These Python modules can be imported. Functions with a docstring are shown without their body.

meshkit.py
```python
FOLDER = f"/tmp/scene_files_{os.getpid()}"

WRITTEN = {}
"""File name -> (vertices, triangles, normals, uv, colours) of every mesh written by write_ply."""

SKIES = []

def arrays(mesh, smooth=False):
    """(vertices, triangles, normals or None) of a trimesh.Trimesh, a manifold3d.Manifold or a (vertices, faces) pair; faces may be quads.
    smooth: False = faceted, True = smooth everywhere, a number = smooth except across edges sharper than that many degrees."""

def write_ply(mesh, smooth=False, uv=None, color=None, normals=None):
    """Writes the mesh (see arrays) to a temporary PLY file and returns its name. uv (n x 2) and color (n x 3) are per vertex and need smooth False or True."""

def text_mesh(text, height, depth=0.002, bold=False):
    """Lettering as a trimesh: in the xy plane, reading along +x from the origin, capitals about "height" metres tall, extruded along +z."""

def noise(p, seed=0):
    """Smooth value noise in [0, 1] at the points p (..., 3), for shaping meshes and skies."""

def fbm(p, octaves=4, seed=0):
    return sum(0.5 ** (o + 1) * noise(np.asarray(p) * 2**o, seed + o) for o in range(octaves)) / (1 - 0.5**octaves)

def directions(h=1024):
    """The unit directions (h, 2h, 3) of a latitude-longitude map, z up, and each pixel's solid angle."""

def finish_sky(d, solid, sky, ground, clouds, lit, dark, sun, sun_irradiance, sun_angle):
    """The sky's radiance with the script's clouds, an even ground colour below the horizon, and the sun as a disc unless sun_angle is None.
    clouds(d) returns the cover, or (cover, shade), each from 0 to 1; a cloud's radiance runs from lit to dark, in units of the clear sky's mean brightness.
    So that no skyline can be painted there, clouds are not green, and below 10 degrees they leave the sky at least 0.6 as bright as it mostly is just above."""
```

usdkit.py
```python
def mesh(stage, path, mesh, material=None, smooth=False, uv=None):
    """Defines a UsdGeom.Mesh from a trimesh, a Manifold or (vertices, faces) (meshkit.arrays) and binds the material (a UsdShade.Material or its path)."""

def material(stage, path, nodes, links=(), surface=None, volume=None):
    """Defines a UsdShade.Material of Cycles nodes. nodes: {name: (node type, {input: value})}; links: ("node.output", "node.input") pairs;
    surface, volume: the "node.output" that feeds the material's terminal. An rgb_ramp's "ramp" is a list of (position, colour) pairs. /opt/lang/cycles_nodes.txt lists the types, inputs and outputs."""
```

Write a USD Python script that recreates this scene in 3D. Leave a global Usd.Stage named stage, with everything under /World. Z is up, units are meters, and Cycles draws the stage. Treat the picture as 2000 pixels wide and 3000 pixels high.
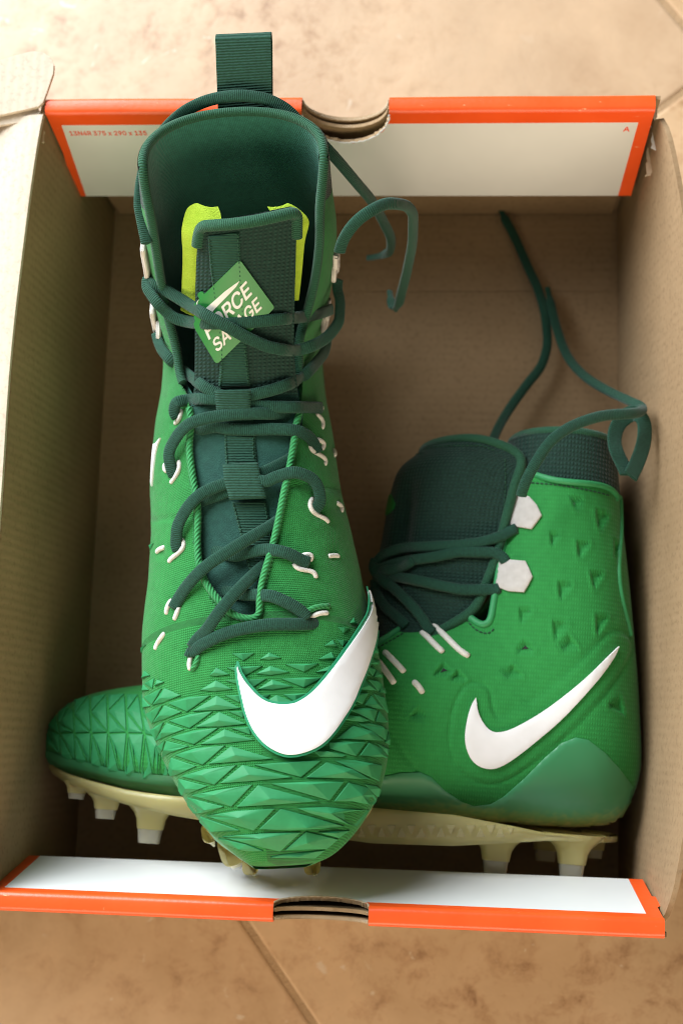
import math, random
import numpy as np, trimesh, shapely
from shapely.geometry import Polygon, Point, box as sbox, LineString
from scipy.interpolate import PchipInterpolator, CubicSpline
from scipy.spatial import Delaunay
import usdkit, meshkit
from pxr import Usd, UsdGeom, UsdLux, UsdShade, Gf, Vt, Sdf

# ---------------------------------------------------------------- stage, camera, light
stage = Usd.Stage.CreateInMemory()
UsdGeom.SetStageUpAxis(stage, UsdGeom.Tokens.z)
UsdGeom.SetStageMetersPerUnit(stage, 1.0)
UsdGeom.Xform.Define(stage, '/World')
UsdGeom.Scope.Define(stage, '/World/Looks')
rng = np.random.default_rng(7)
random.seed(7)

CX, CY, CZ, CA, CB, CC, CF = 54.02, -110.23, 736.03, .166851, .077087, .031217, 4014.5   # millimetres, radians, focal length in px of a 2000 px wide frame
EXPOSURE = 0.3
def _rot(a, b, c):
    ca, sa, cb, sb, cc, sc = math.cos(a), math.sin(a), math.cos(b), math.sin(b), math.cos(c), math.sin(c)
    return np.array([[cc, -sc, 0], [sc, cc, 0], [0, 0, 1]]) @ np.array([[cb, 0, sb], [0, 1, 0], [-sb, 0, cb]]) @ np.array([[1, 0, 0], [0, ca, -sa], [0, sa, ca]])
CR = _rot(CA, CB, CC)
EYE = np.array([CX, CY, CZ])
cam = UsdGeom.Camera.Define(stage, '/World/camera')
mt = np.eye(4); mt[:3, :3] = CR.T; mt[3, :3] = EYE / 1000
cam.AddTransformOp().Set(Gf.Matrix4d(*mt.ravel().tolist()))
cam.CreateHorizontalApertureAttr(14.9); cam.CreateVerticalApertureAttr(22.35)
cam.CreateFocalLengthAttr(14.9 * CF / 2000)
cam.CreateClippingRangeAttr(Gf.Vec2f(.05, 50))
cam.CreateFStopAttr(5.0); cam.CreateFocusDistanceAttr(.575)
cam.CreateExposureAttr(EXPOSURE)

def look_at(pos, target):
    z = np.array(pos, float) - np.array(target, float); z /= np.linalg.norm(z)
    x = np.cross([0, 0, 1.], z) if abs(z[2]) < .99 else np.array([1., 0, 0]); x /= np.linalg.norm(x)
    y = np.cross(z, x)
    m = np.eye(4); m[0, :3], m[1, :3], m[2, :3], m[3, :3] = x, y, z, pos
    return Gf.Matrix4d(*m.ravel().tolist())
def rect_light(name, pos, target, w, h, inten, col):
    l = UsdLux.RectLight.Define(stage, '/World/' + name)
    l.AddTransformOp().Set(look_at(pos, target))
    l.CreateWidthAttr(w); l.CreateHeightAttr(h); l.CreateIntensityAttr(inten); l.CreateColorAttr(Gf.Vec3f(*col))
    return l
# the window of the room, to the left and behind the box, and the light the ceiling throws back
rect_light('window_light', (-1.1, 1.15, 1.0), (0, .02, .1), 1.6, 1.4, 12.4, (.95, 1.0, 1.05))
rect_light('ceiling_bounce', (.2, -.1, 2.4), (.2, -.1, 0), 3.2, 3.2, 0.30, (1.0, .93, .82))
rect_light('room_bounce', (.1, -1.8, .85), (0, -.15, .05), 3.6, 1.1, 4.5, (1.0, .82, .60))

# ---------------------------------------------------------------- helpers: names, things, meshes
_used = {}
def numbered(path):
    if path not in _used:
        _used[path] = 0
        return path
    _used[path] += 1
    return '%s_%03d' % (path, _used[path])
LOC = {}
def thing(name, label=None, cat=None, loc=(0, 0, 0), kind=None):
    p = numbered('/World/' + name)
    x = UsdGeom.Xform.Define(stage, p)
    x.AddTranslateOp().Set(Gf.Vec3d(*(np.array(loc) / 1000.)))
    o = x.GetPrim(); LOC[p] = np.array(loc, float)
    for k, v in (('label', label), ('category', cat), ('kind', kind)):
        if v: o.SetCustomDataByKey(k, v)
    return o
def obj(name, mesh, mat, parent, smooth=False, uv=None, normals=None, label=None, kind=None):
    """mesh in world millimetres becomes one Mesh prim under parent"""
    pp = str(parent.GetPath()); loc = LOC[pp]
    p = numbered(pp + '/' + name)
    LOC[p] = loc
    v, f, _ = meshkit.arrays(mesh)
    v = (v - loc) / 1000.
    m = usdkit.mesh(stage, p, (v, f), mat, smooth=(True if normals is not None else smooth), uv=uv)
    if normals is not None:
        m.GetNormalsAttr().Set(Vt.Vec3fArray.FromNumpy(np.asarray(normals, np.float32)))
    o = m.GetPrim()
    if label: o.SetCustomDataByKey('label', label)
    if kind: o.SetCustomDataByKey('kind', kind)
    return o

def rays(px):
    px = np.atleast_2d(np.asarray(px, float))
    d = np.stack([(px[:, 0] - 1000) / CF, -(px[:, 1] - 1500) / CF, -np.ones(len(px))], 1) @ CR.T
    return d / np.linalg.norm(d, axis=1, keepdims=True)
def proj(P):
    q = (np.asarray(P) - EYE) @ CR
    return np.stack([1000 - CF * q[..., 0] / q[..., 2], 1500 + CF * q[..., 1] / q[..., 2]], -1)
def at_z(px, z):
    d = rays(px); t = (z - EYE[2]) / d[:, 2]
    return EYE + d * t[:, None]
def at_plane(px, p0, n):
    d = rays(px); t = ((np.asarray(p0) - EYE) @ n) / (d @ n)
    return EYE + d * t[:, None]

def merged_normals(v, f):
    key = np.round(v, 3)
    _, inv = np.unique(key, axis=0, return_inverse=True); inv = inv.ravel()
    fn = np.cross(v[f[:, 1]] - v[f[:, 0]], v[f[:, 2]] - v[f[:, 0]])
    n = np.zeros((inv.max() + 1, 3))
    for k in range(3): np.add.at(n, inv[f[:, k]], fn)
    n = n[inv]
    return n / np.maximum(np.linalg.norm(n, axis=1, keepdims=True), 1e-12)
def grid_faces(N, M, wrap=False):
    i, j = np.meshgrid(np.arange(N - 1), np.arange(M if wrap else M - 1), indexing='ij')
    a = i * M + j; b = i * M + (j + 1) % M; c = (i + 1) * M + (j + 1) % M; d = (i + 1) * M + j
    return np.concatenate([np.stack([a, b, c], -1).reshape(-1, 3), np.stack([a, c, d], -1).reshape(-1, 3)])
def shell(P, th, flip=False):
    """closed sheet: the grid P (N,M,3) and its copy th mm behind"""
    N, M = P.shape[:2]
    v = P.reshape(-1, 3); f = grid_faces(N, M)
    if flip: f = f[:, ::-1]
    n = merged_normals(v, f)
    V = np.concatenate([v, v - n * th]); k = N * M
    idx = np.arange(k).reshape(N, M)
    loop = np.concatenate([idx[0, :], idx[1:, -1], idx[-1, -2::-1], idx[-2:0:-1, 0]])
    nx = np.roll(loop, -1)
    side = np.concatenate([np.stack([loop, loop + k, nx + k], 1), np.stack([loop, nx + k, nx], 1)])
    if not flip: side = side
    else: side = side[:, ::-1]
    F = np.concatenate([f, f[:, ::-1] + k, side])
    return trimesh.Trimesh(V, F, process=False)
def panel(poly, th, o, ex, ey):
    """polygon (mm) extruded th along ex x ey, laid out from o"""
    ms = []
    for g in getattr(poly, 'geoms', [poly]):
        if g.area < 1e-6: continue
        ms.append(trimesh.creation.extrude_polygon(g, th, engine='earcut'))
    m = trimesh.util.concatenate(ms)
    ex, ey = np.array(ex, float), np.array(ey, float); ez = np.cross(ex, ey)
    m.vertices = np.array(o) + m.vertices[:, :1] * ex + m.vertices[:, 1:2] * ey + m.vertices[:, 2:3] * ez
    return m
def smooth_path(P, n, k=None):
    P = np.asarray(P, float)
    t = np.r_[0, np.cumsum(np.maximum(np.linalg.norm(np.diff(P[:, :3], axis=0), axis=1), 1e-6))]
    c = PchipInterpolator(t, P) if k == 'pchip' else CubicSpline(t, P)
    return c(np.linspace(0, t[-1], n))
def tube_mesh(P, up, rw, rt, m=14, caps=True, sq=2.0, uvs=1.0):
    """flattened tube along P: half width rw across, half thickness rt along up; returns mesh and uv (mm)"""
    P = np.asarray(P, float); n = len(P)
    T = np.gradient(P, axis=0); T /= np.maximum(np.linalg.norm(T, axis=1, keepdims=True), 1e-9)
    U = np.asarray(up, float) * np.ones_like(P)
    U = U - (U * T).sum(1, keepdims=True) * T; U /= np.maximum(np.linalg.norm(U, axis=1, keepdims=True), 1e-9)
    S = np.cross(T, U)
    rw = np.broadcast_to(np.asarray(rw, float), (n,)); rt = np.broadcast_to(np.asarray(rt, float), (n,))
    a = np.linspace(0, 2 * np.pi, m + 1)
    c, s = np.sign(np.cos(a)) * abs(np.cos(a)) ** (2 / sq), np.sign(np.sin(a)) * abs(np.sin(a)) ** (2 / sq)
    V = P[:, None] + S[:, None] * (c[None, :, None] * rw[:, None, None]) + U[:, None] * (s[None, :, None] * rt[:, None, None])
    L = np.r_[0, np.cumsum(np.linalg.norm(np.diff(P, axis=0), axis=1))]
    uv = np.stack(np.broadcast_arrays(L[:, None], a[None] / (2 * np.pi) * 10), -1).reshape(-1, 2)
    v = V.reshape(-1, 3); f = grid_faces(n, m + 1)[:, ::-1]
    if caps:
        k = len(v)
        v = np.concatenate([v, P[:1] - T[:1] * rt[0] * .5, P[-1:] + T[-1:] * rt[-1] * .5])
        uv = np.concatenate([uv, [[0, 0], [L[-1], 0]]])
        j = np.arange(m)
        f = np.concatenate([f, np.stack([np.full(m, k), j, j + 1], 1)[:, ::-1] if False else np.stack([np.full(m, k), j + 1, j], 1)[:, ::-1], np.stack([np.full(m, k + 1), (n - 1) * (m + 1) + j, (n - 1) * (m + 1) + j + 1], 1)[:, ::-1]])
    return v, f, uv
def add_tube(name, P, up, rw, rt, mat, parent, **kw):
    lab = kw.pop('label', None)
    v, f, uv = tube_mesh(P, up, rw, rt, **kw)
    return obj(name, (v, f), mat, parent, uv=uv, normals=merged_normals(v, f), label=lab)

# ---------------------------------------------------------------- materials
def M(name, nodes, links, surface='p.BSDF'):
    return usdkit.material(stage, '/World/Looks/' + name, nodes, links, surface=surface)
def cloth(name, a, b, rough=.8, nscale=300, waves=(), bump=.00035, strength=1.0, sheen=.15, micro=0, spec=.3, extra=None, wob=.9, cf=.75):
    """woven or knitted cloth: two tones in soft patches, ribs from the uv of the mesh (waves: (axis, period in mm))"""
    N = {'tc': ('texture_coordinate', {}), 'n': ('noise_texture', {'scale': nscale, 'detail': 4}), 'r': ('rgb_ramp', {'ramp': [(.3, a), (.7, b)]}),
         'p': ('principled_bsdf', {'roughness': rough, 'sheen_weight': sheen, 'sheen_roughness': .4, 'specular_ior_level': spec, **(extra or {})})}
    L = [('tc.object', 'n.vector'), ('n.fac', 'r.fac')]
    col = 'r.color'; h = None
    for k, (ax, per) in enumerate(waves):
        N['w%d' % k] = ('wave_texture', {'scale': .31416 / per, 'bands_direction': ax, 'distortion': wob, 'detail': 1.5, 'detail_scale': 1.6})
        L.append(('tc.UV', 'w%d.vector' % k))
        if h is None: h = 'w%d.fac' % k
        else:
            N['m%d' % k] = ('math', {'math_type': 'multiply'})
            L += [(h, 'm%d.value1' % k), ('w%d.fac' % k, 'm%d.value2' % k)]; h = 'm%d.value' % k
    if h:
        N['cr'] = ('rgb_ramp', {'ramp': [(0, (.62, .62, .62)), (.6, (1, 1, 1))]})
        N['mx'] = ('mix_color', {'blend_type': 'multiply', 'fac': cf})
        L += [(h, 'cr.fac'), (col, 'mx.a'), ('cr.color', 'mx.b')]; col = 'mx.result'
    if micro:
        N['mn'] = ('noise_texture', {'scale': micro, 'detail': 2})
        L.append(('tc.object', 'mn.vector'))
        if h is None: h = 'mn.fac'
        else:
            N['ma'] = ('math', {'math_type': 'multiply_add', 'value2': .5})
            L += [('mn.fac', 'ma.value1'), (h, 'ma.value3')]; h = 'ma.value'
    if h:
        N['b'] = ('bump', {'strength': strength, 'distance': bump})
        L += [(h, 'b.height'), ('b.normal', 'p.normal')]
    L.append((col, 'p.base_color'))
    return M(name, N, L)
def plain(name, a, b, rough=.5, nscale=60, bump=0, bscale=400, extra=None):
    N = {'tc': ('texture_coordinate', {}), 'n': ('noise_texture', {'scale': nscale, 'detail': 5}), 'r': ('rgb_ramp', {'ramp': [(.3, a), (.7, b)]}),
         'p': ('principled_bsdf', {'roughness': rough, **(extra or {})})}
    L = [('tc.object', 'n.vector'), ('n.fac', 'r.fac'), ('r.color', 'p.base_color')]
    if bump:
        N['bn'] = ('noise_texture', {'scale': bscale, 'detail': 3}); N['b'] = ('bump', {'distance': bump})
        L += [('tc.object', 'bn.vector'), ('bn.fac', 'b.height'), ('b.normal', 'p.normal')]
    return M(name, N, L)

m_green = cloth('green_knit', (.018, .23, .043), (.024, .28, .056), waves=[('x', .95), ('y', .95)], bump=.00030, micro=2500)
m_green2 = cloth('green_mesh_cloth', (.017, .225, .042), (.021, .255, .049), waves=[('x', 1.2), ('y', 2.1)], bump=.00016, micro=2000, wob=.25, cf=.38)
m_scale = M('green_rubber', {'tc': ('texture_coordinate', {}), 'n': ('noise_texture', {'scale': 220, 'detail': 4}), 'r': ('rgb_ramp', {'ramp': [(.3, (.021, .218, .074)), (.7, (.027, .255, .090))]}), 'bv': ('bevel', {'radius': .0005, 'samples': 4}),
    'bn': ('noise_texture', {'scale': 2200, 'detail': 3}), 'b': ('bump', {'distance': .00006, 'strength': .6}), 'p': ('principled_bsdf', {'roughness': .60, 'specular_ior_level': .35})},
    [('tc.object', 'n.vector'), ('n.fac', 'r.fac'), ('r.color', 'p.base_color'), ('tc.object', 'bn.vector'), ('bn.fac', 'b.height'), ('bv.bevel', 'b.normal'), ('b.normal', 'p.normal')])
m_film = plain('green_film', (.02, .24, .11), (.025, .28, .13), rough=.3)
m_cord = cloth('green_cord', (.024, .22, .062), (.038, .28, .085), waves=[('diagonal', 1.0)], bump=.0003, nscale=900)
m_dark = cloth('dark_green_knit', (.006, .032, .022), (.010, .050, .034), waves=[('x', 1.7), ('y', 2.1)], bump=.0005, strength=.9, nscale=700, micro=2500)
m_lining = cloth('teal_lining', (.020, .135, .092), (.028, .175, .122), waves=[('y', 1.0)], bump=.0002, nscale=400)
m_tongue = cloth('teal_fabric', (.010, .058, .043), (.015, .080, .058), nscale=300, micro=2200, bump=.0003)
m_bind = cloth('dark_binding', (.010, .068, .034), (.022, .115, .058), waves=[('x', .9)], bump=.00025, nscale=1500, micro=2500)
m_web = cloth('dark_webbing', (.008, .052, .030), (.013, .074, .044), waves=[('x', 1.1)], bump=.0003, nscale=700)
m_lace = cloth('dark_lace', (.007, .050, .030), (.013, .080, .048), waves=[('x', .85)], bump=.00022, nscale=900, micro=3000)
m_white_cord = cloth('white_cord', (.66, .64, .58), (.76, .74, .68), micro=3000, bump=.0003)
m_white_tape = cloth('white_tape', (.64, .60, .55), (.74, .70, .65), waves=[('y', .8)], bump=.0002)
m_emblem = plain('white_rubber', (.76, .76, .755), (.82, .82, .82), rough=.42, nscale=90, bump=.00004, bscale=1800)
m_yellow = cloth('yellow_foam', (.36, .54, .03), (.44, .62, .045), micro=1800, bump=.0004, rough=.9)
m_label = plain('label_green', (.014, .19, .035), (.018, .22, .042), rough=.45)
m_print_w = plain('label_white', (.72, .72, .66), (.76, .76, .70), rough=.6)
m_tpu = M('green_plastic', {'tc': ('texture_coordinate', {}), 'sx': ('separate_xyz', {}), 'n': ('noise_texture', {'scale': 300, 'detail': 3}), 'ma': ('math', {'math_type': 'multiply_add', 'value2': .5}), 'r': ('rgb_ramp', {'ramp': [(.28, (.50, .46, .20)), (.42, (.22, .34, .12)), (.66, (.055, .26, .115)), (1, (.036, .24, .092))]}),
    'p': ('principled_bsdf', {'roughness': .45, 'coat_weight': .08, 'coat_roughness': .3, 'subsurface_weight': .15, 'subsurface_scale': .003, 'subsurface_radius': (.4, 1, .5)})},
    [('tc.UV', 'sx.vector'), ('tc.object', 'n.vector'), ('n.fac', 'ma.value1'), ('sx.y', 'ma.value3'), ('ma.value', 'r.fac'), ('r.color', 'p.base_color')])
m_cord2 = plain('green_piping', (.02, .24, .075), (.03, .28, .095), rough=.6, nscale=300)
m_cell = plain('yellow_cell', (.36, .32, .15), (.40, .36, .17), rough=.4)
def clear(name, a, rough, tr, sss=.25):
    return M(name, {'p': ('principled_bsdf', {'base_color': a, 'roughness': rough, 'transmission_weight': tr, 'ior': 1.35, 'subsurface_weight': sss, 'subsurface_scale': .004, 'subsurface_radius': (1, .9, .5)})}, [])
m_plate = clear('yellow_translucent', (.76, .66, .24), .28, .40, .45)
m_tip = clear('clear_tip', (.80, .77, .60), .15, .65, .15)
m_tip2 = plain('pale_rib', (.62, .57, .33), (.66, .61, .36), rough=.35)
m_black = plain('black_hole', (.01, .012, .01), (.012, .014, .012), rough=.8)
m_thread = plain('dark_thread', (.005, .03, .018), (.008, .04, .026), rough=.8)

def card(name, a, b, flute='y'):
    N = {'tc': ('texture_coordinate', {}), 'n': ('noise_texture', {'scale': 14, 'detail': 6, 'roughness': .6}), 'r': ('rgb_ramp', {'ramp': [(.3, a), (.7, b)]}),
         'w': ('wave_texture', {'scale': 75, 'bands_direction': flute, 'distortion': 1.5, 'detail': 2, 'detail_scale': .3}), 'f': ('noise_texture', {'scale': 420, 'detail': 5, 'roughness': .65}),
         'ma': ('math', {'math_type': 'multiply_add', 'value2': .35}), 'b': ('bump', {'distance': .00013, 'strength': .5}), 'p': ('principled_bsdf', {'roughness': .85, 'specular_ior_level': .2}),
         'sp': ('rgb_ramp', {'ramp': [(.36, (.74, .72, .70)), (.46, (.95, .95, .95)), (.62, (1, 1, 1)), (.7, (1.12, 1.12, 1.12))]}), 'mx': ('mix_color', {'blend_type': 'multiply', 'fac': .7})}
    L = [('tc.object', 'n.vector'), ('tc.object', 'w.vector'), ('tc.object', 'f.vector'), ('n.fac', 'r.fac'), ('f.fac', 'sp.fac'), ('r.color', 'mx.a'), ('sp.color', 'mx.b'), ('mx.result', 'p.base_color'),
         ('f.fac', 'ma.value1'), ('w.fac', 'ma.value3'), ('ma.value', 'b.height'), ('b.normal', 'p.normal')]
    return M(name, N, L)
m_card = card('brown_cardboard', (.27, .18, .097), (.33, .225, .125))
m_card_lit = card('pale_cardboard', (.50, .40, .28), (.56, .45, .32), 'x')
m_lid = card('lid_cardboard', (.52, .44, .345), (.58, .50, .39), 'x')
m_orange = M('orange_print', {'tc': ('texture_coordinate', {}), 'n': ('noise_texture', {'scale': 30, 'detail': 4}), 'r': ('rgb_ramp', {'ramp': [(.3, (.78, .080, .010)), (.7, (.86, .10, .014))]}), 'mp': ('mapping', {'scale': (1, 3, 5)}),
    'n2': ('noise_texture', {'scale': 150, 'detail': 6, 'roughness': .7}), 'r2': ('rgb_ramp', {'ramp': [(.66, (0, 0, 0)), (.72, (1, 1, 1))]}), 'mx': ('mix_color', {'b': (.84, .42, .22)}), 'rr': ('map_range', {'to_min': .24, 'to_max': .5}),
    'bn': ('noise_texture', {'scale': 420, 'detail': 3}), 'b': ('bump', {'distance': .00008}), 'p': ('principled_bsdf', {})},
    [('tc.object', 'n.vector'), ('n.fac', 'r.fac'), ('tc.object', 'mp.vector'), ('mp.vector', 'n2.vector'), ('n2.fac', 'r2.fac'), ('r2.color', 'mx.fac'), ('r.color', 'mx.a'), ('mx.result', 'p.base_color'), ('n.fac', 'rr.value'), ('rr.result', 'p.roughness'), ('tc.object', 'bn.vector'), ('bn.fac', 'b.height'), ('b.normal', 'p.normal')])
m_paper = plain('white_print', (.65, .66, .645), (.70, .71, .695), rough=.42, nscale=20, bump=.00008, bscale=120)
m_ink = plain('orange_ink', (.78, .055, .008), (.82, .065, .010), rough=.4)

# ---------------------------------------------------------------- floor: ceramic tiles laid on the slant
def tile_material(name, seed, a, b, rough=.38):
    N = {'tc': ('texture_coordinate', {}), 'mp': ('mapping', {'location': (seed * 3.1, seed * 1.7, seed)}),
         'n': ('noise_texture', {'scale': 9, 'detail': 9, 'roughness': .66, 'distortion': .15}), 'r': ('rgb_ramp', {'ramp': [(.32, a), (.52, b), (.68, tuple(1.13 * np.array(b)))]}),
         'n2': ('noise_texture', {'scale': 55, 'detail': 7, 'roughness': .74, 'distortion': .25}), 'r2': ('rgb_ramp', {'ramp': [(.31, (.52, .42, .34)), (.42, (.86, .80, .75)), (.52, (1, 1, 1))]}),
         'n4': ('noise_texture', {'scale': 4.0, 'detail': 2}), 'r4': ('rgb_ramp', {'ramp': [(.36, (.12, .12, .12)), (.56, (1, 1, 1))]}),
         'mx': ('mix_color', {'blend_type': 'multiply', 'fac': 1.0}),
         'n3': ('noise_texture', {'scale': 75, 'detail': 4, 'roughness': .55, 'distortion': .8}), 'r3': ('rgb_ramp', {'ramp': [(.665, (0, 0, 0)), (.70, (.8, .8, .8))]}),
         'mu': ('math', {'math_type': 'multiply'}), 'fl': ('mix_color', {'b': (.62, .53, .41)}),
         'p': ('principled_bsdf', {'roughness': rough, 'specular_ior_level': .45}), 'b': ('bump', {'distance': .0006, 'strength': .5})}
    L = [('tc.object', 'mp.vector')] + [('mp.vector', k + '.vector') for k in ('n', 'n2', 'n3', 'n4')] + [('n.fac', 'r.fac'), ('n2.fac', 'r2.fac'), ('n3.fac', 'r3.fac'), ('n4.fac', 'r4.fac'), ('r.color', 'mx.a'), ('r2.color', 'mx.b'), ('r4.color', 'mx.fac'),
         ('r3.color', 'mu.value1'), ('r4.color', 'mu.value2'), ('mu.value', 'fl.fac'), ('mx.result', 'fl.a'), ('fl.result', 'p.base_color'), ('n2.fac', 'b.height'), ('b.normal', 'p.normal')]
    return M(name, N, L)
tile_mats = [tile_material('stone_tile_%s' % w, s, a, b) for w, s, a, b in (
    ('warm', 1, (.42, .265, .135), (.52, .345, .195)), ('plain', 5, (.46, .30, .16), (.52, .35, .20)), ('mottled', 9, (.43, .285, .17), (.51, .355, .22)))]
m_grout = plain('grout', (.34, .22, .115), (.40, .26, .14), rough=.9, nscale=120, bump=.0005, bscale=700)
floor = thing('floor', 'beige and tan stone tile floor laid on the slant', 'floor', kind='structure')
ta = math.radians(37.6); TN = np.array([math.cos(ta), math.sin(ta)]); TM = np.array([-math.sin(ta), math.cos(ta)])
TS = 490.; n0, m0 = -166., 94.
obj('grout', panel(sbox(-1400, -1400, 1400, 1400), 4, (0, 0, -4.9), (1, 0, 0), (0, 1, 0)), m_grout, floor)
for a in range(-2, 3):
    for b in range(-2, 3):
        e0, e1, g0, g1 = n0 + TS * a + 2.0, n0 + TS * (a + 1) - 2.0, m0 + TS * b + 2.0, m0 + TS * (b + 1) - 2.0
        pg = sbox(e0, g0, e1, g1).buffer(-2).buffer(2, quad_segs=3)
        tiles = []
        for inset, z in ((0, -2.0), (0, -.6), (.9, -.2), (2.2, 0.)):
            q = sbox(e0 + inset, g0 + inset, e1 - inset, g1 - inset).buffer(-3).buffer(3, quad_segs=3)
            c = np.array(q.exterior.coords)[:-1]
            tiles.append(np.c_[c[:, :1] * TN + c[:, 1:] * TM, np.full(len(c), z)])
        V = np.array(tiles); k = V.shape[1]
        v = np.concatenate([V.reshape(-1, 3), V[-1].mean(0)[None]])
        f = grid_faces(4, k, wrap=True)
        j = np.arange(k)
        f = np.concatenate([f, np.stack([3 * k + j, 3 * k + (j + 1) % k, np.full(k, 4 * k)], 1)])
        mat = {(0, -1): tile_mats[1], (-1, -1): tile_mats[0], (0, 0): tile_mats[2], (-1, 0): tile_mats[2]}.get((a, b), tile_mats[(a + 2 * b) % 3])
        obj('tile', trimesh.Trimesh(v, f, process=False), mat, floor, smooth=25)

# ---------------------------------------------------------------- shoe box
BW, BL, BH = 290., 375., 135.
hx, hy = BW / 2, BL / 2
bx = thing('shoe_box', 'open brown cardboard shoe box with orange and white folded end panels', 'shoe box', (0, 0, 0))
T = 2.4
obj('base', panel(sbox(-hx + .5, -hy + .5, hx - .5, hy - .5), T, (0, 0, .6), (1, 0, 0), (0, 1, 0)), m_card, bx)
yf = at_z([(1400, 853)], 3.5)[0, 1]   # the flap that is folded in over the base
obj('base_flap', panel(Polygon([(-hx + 7, yf - 1.5), (-20, yf - .6), (hx - 6, yf + .6), (hx - 5, hy - 6), (-hx + 6, hy - 6)]), .5, (0, 0, .6 + T + .02), (1, 0, 0), (0, 1, 0)), m_card, bx)
def notch(cx, r, depth, top):
    k = depth / r
    return shapely.affinity.translate(shapely.affinity.scale(Point(0, 0).buffer(r, quad_segs=24), 1, k), cx, top)
def ragged(poly, amp, step=4., seed=0):
    g = np.random.default_rng(seed); out = []
    c = np.array(poly.exterior.coords)
    for a, b in zip(c[:-1], c[1:]):
        n = max(1, int(np.linalg.norm(b - a) / step))
        for k in range(n): out.append(a + (b - a) * k / n + g.normal(0, amp, 2))
    return Polygon(out).buffer(0)
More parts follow.
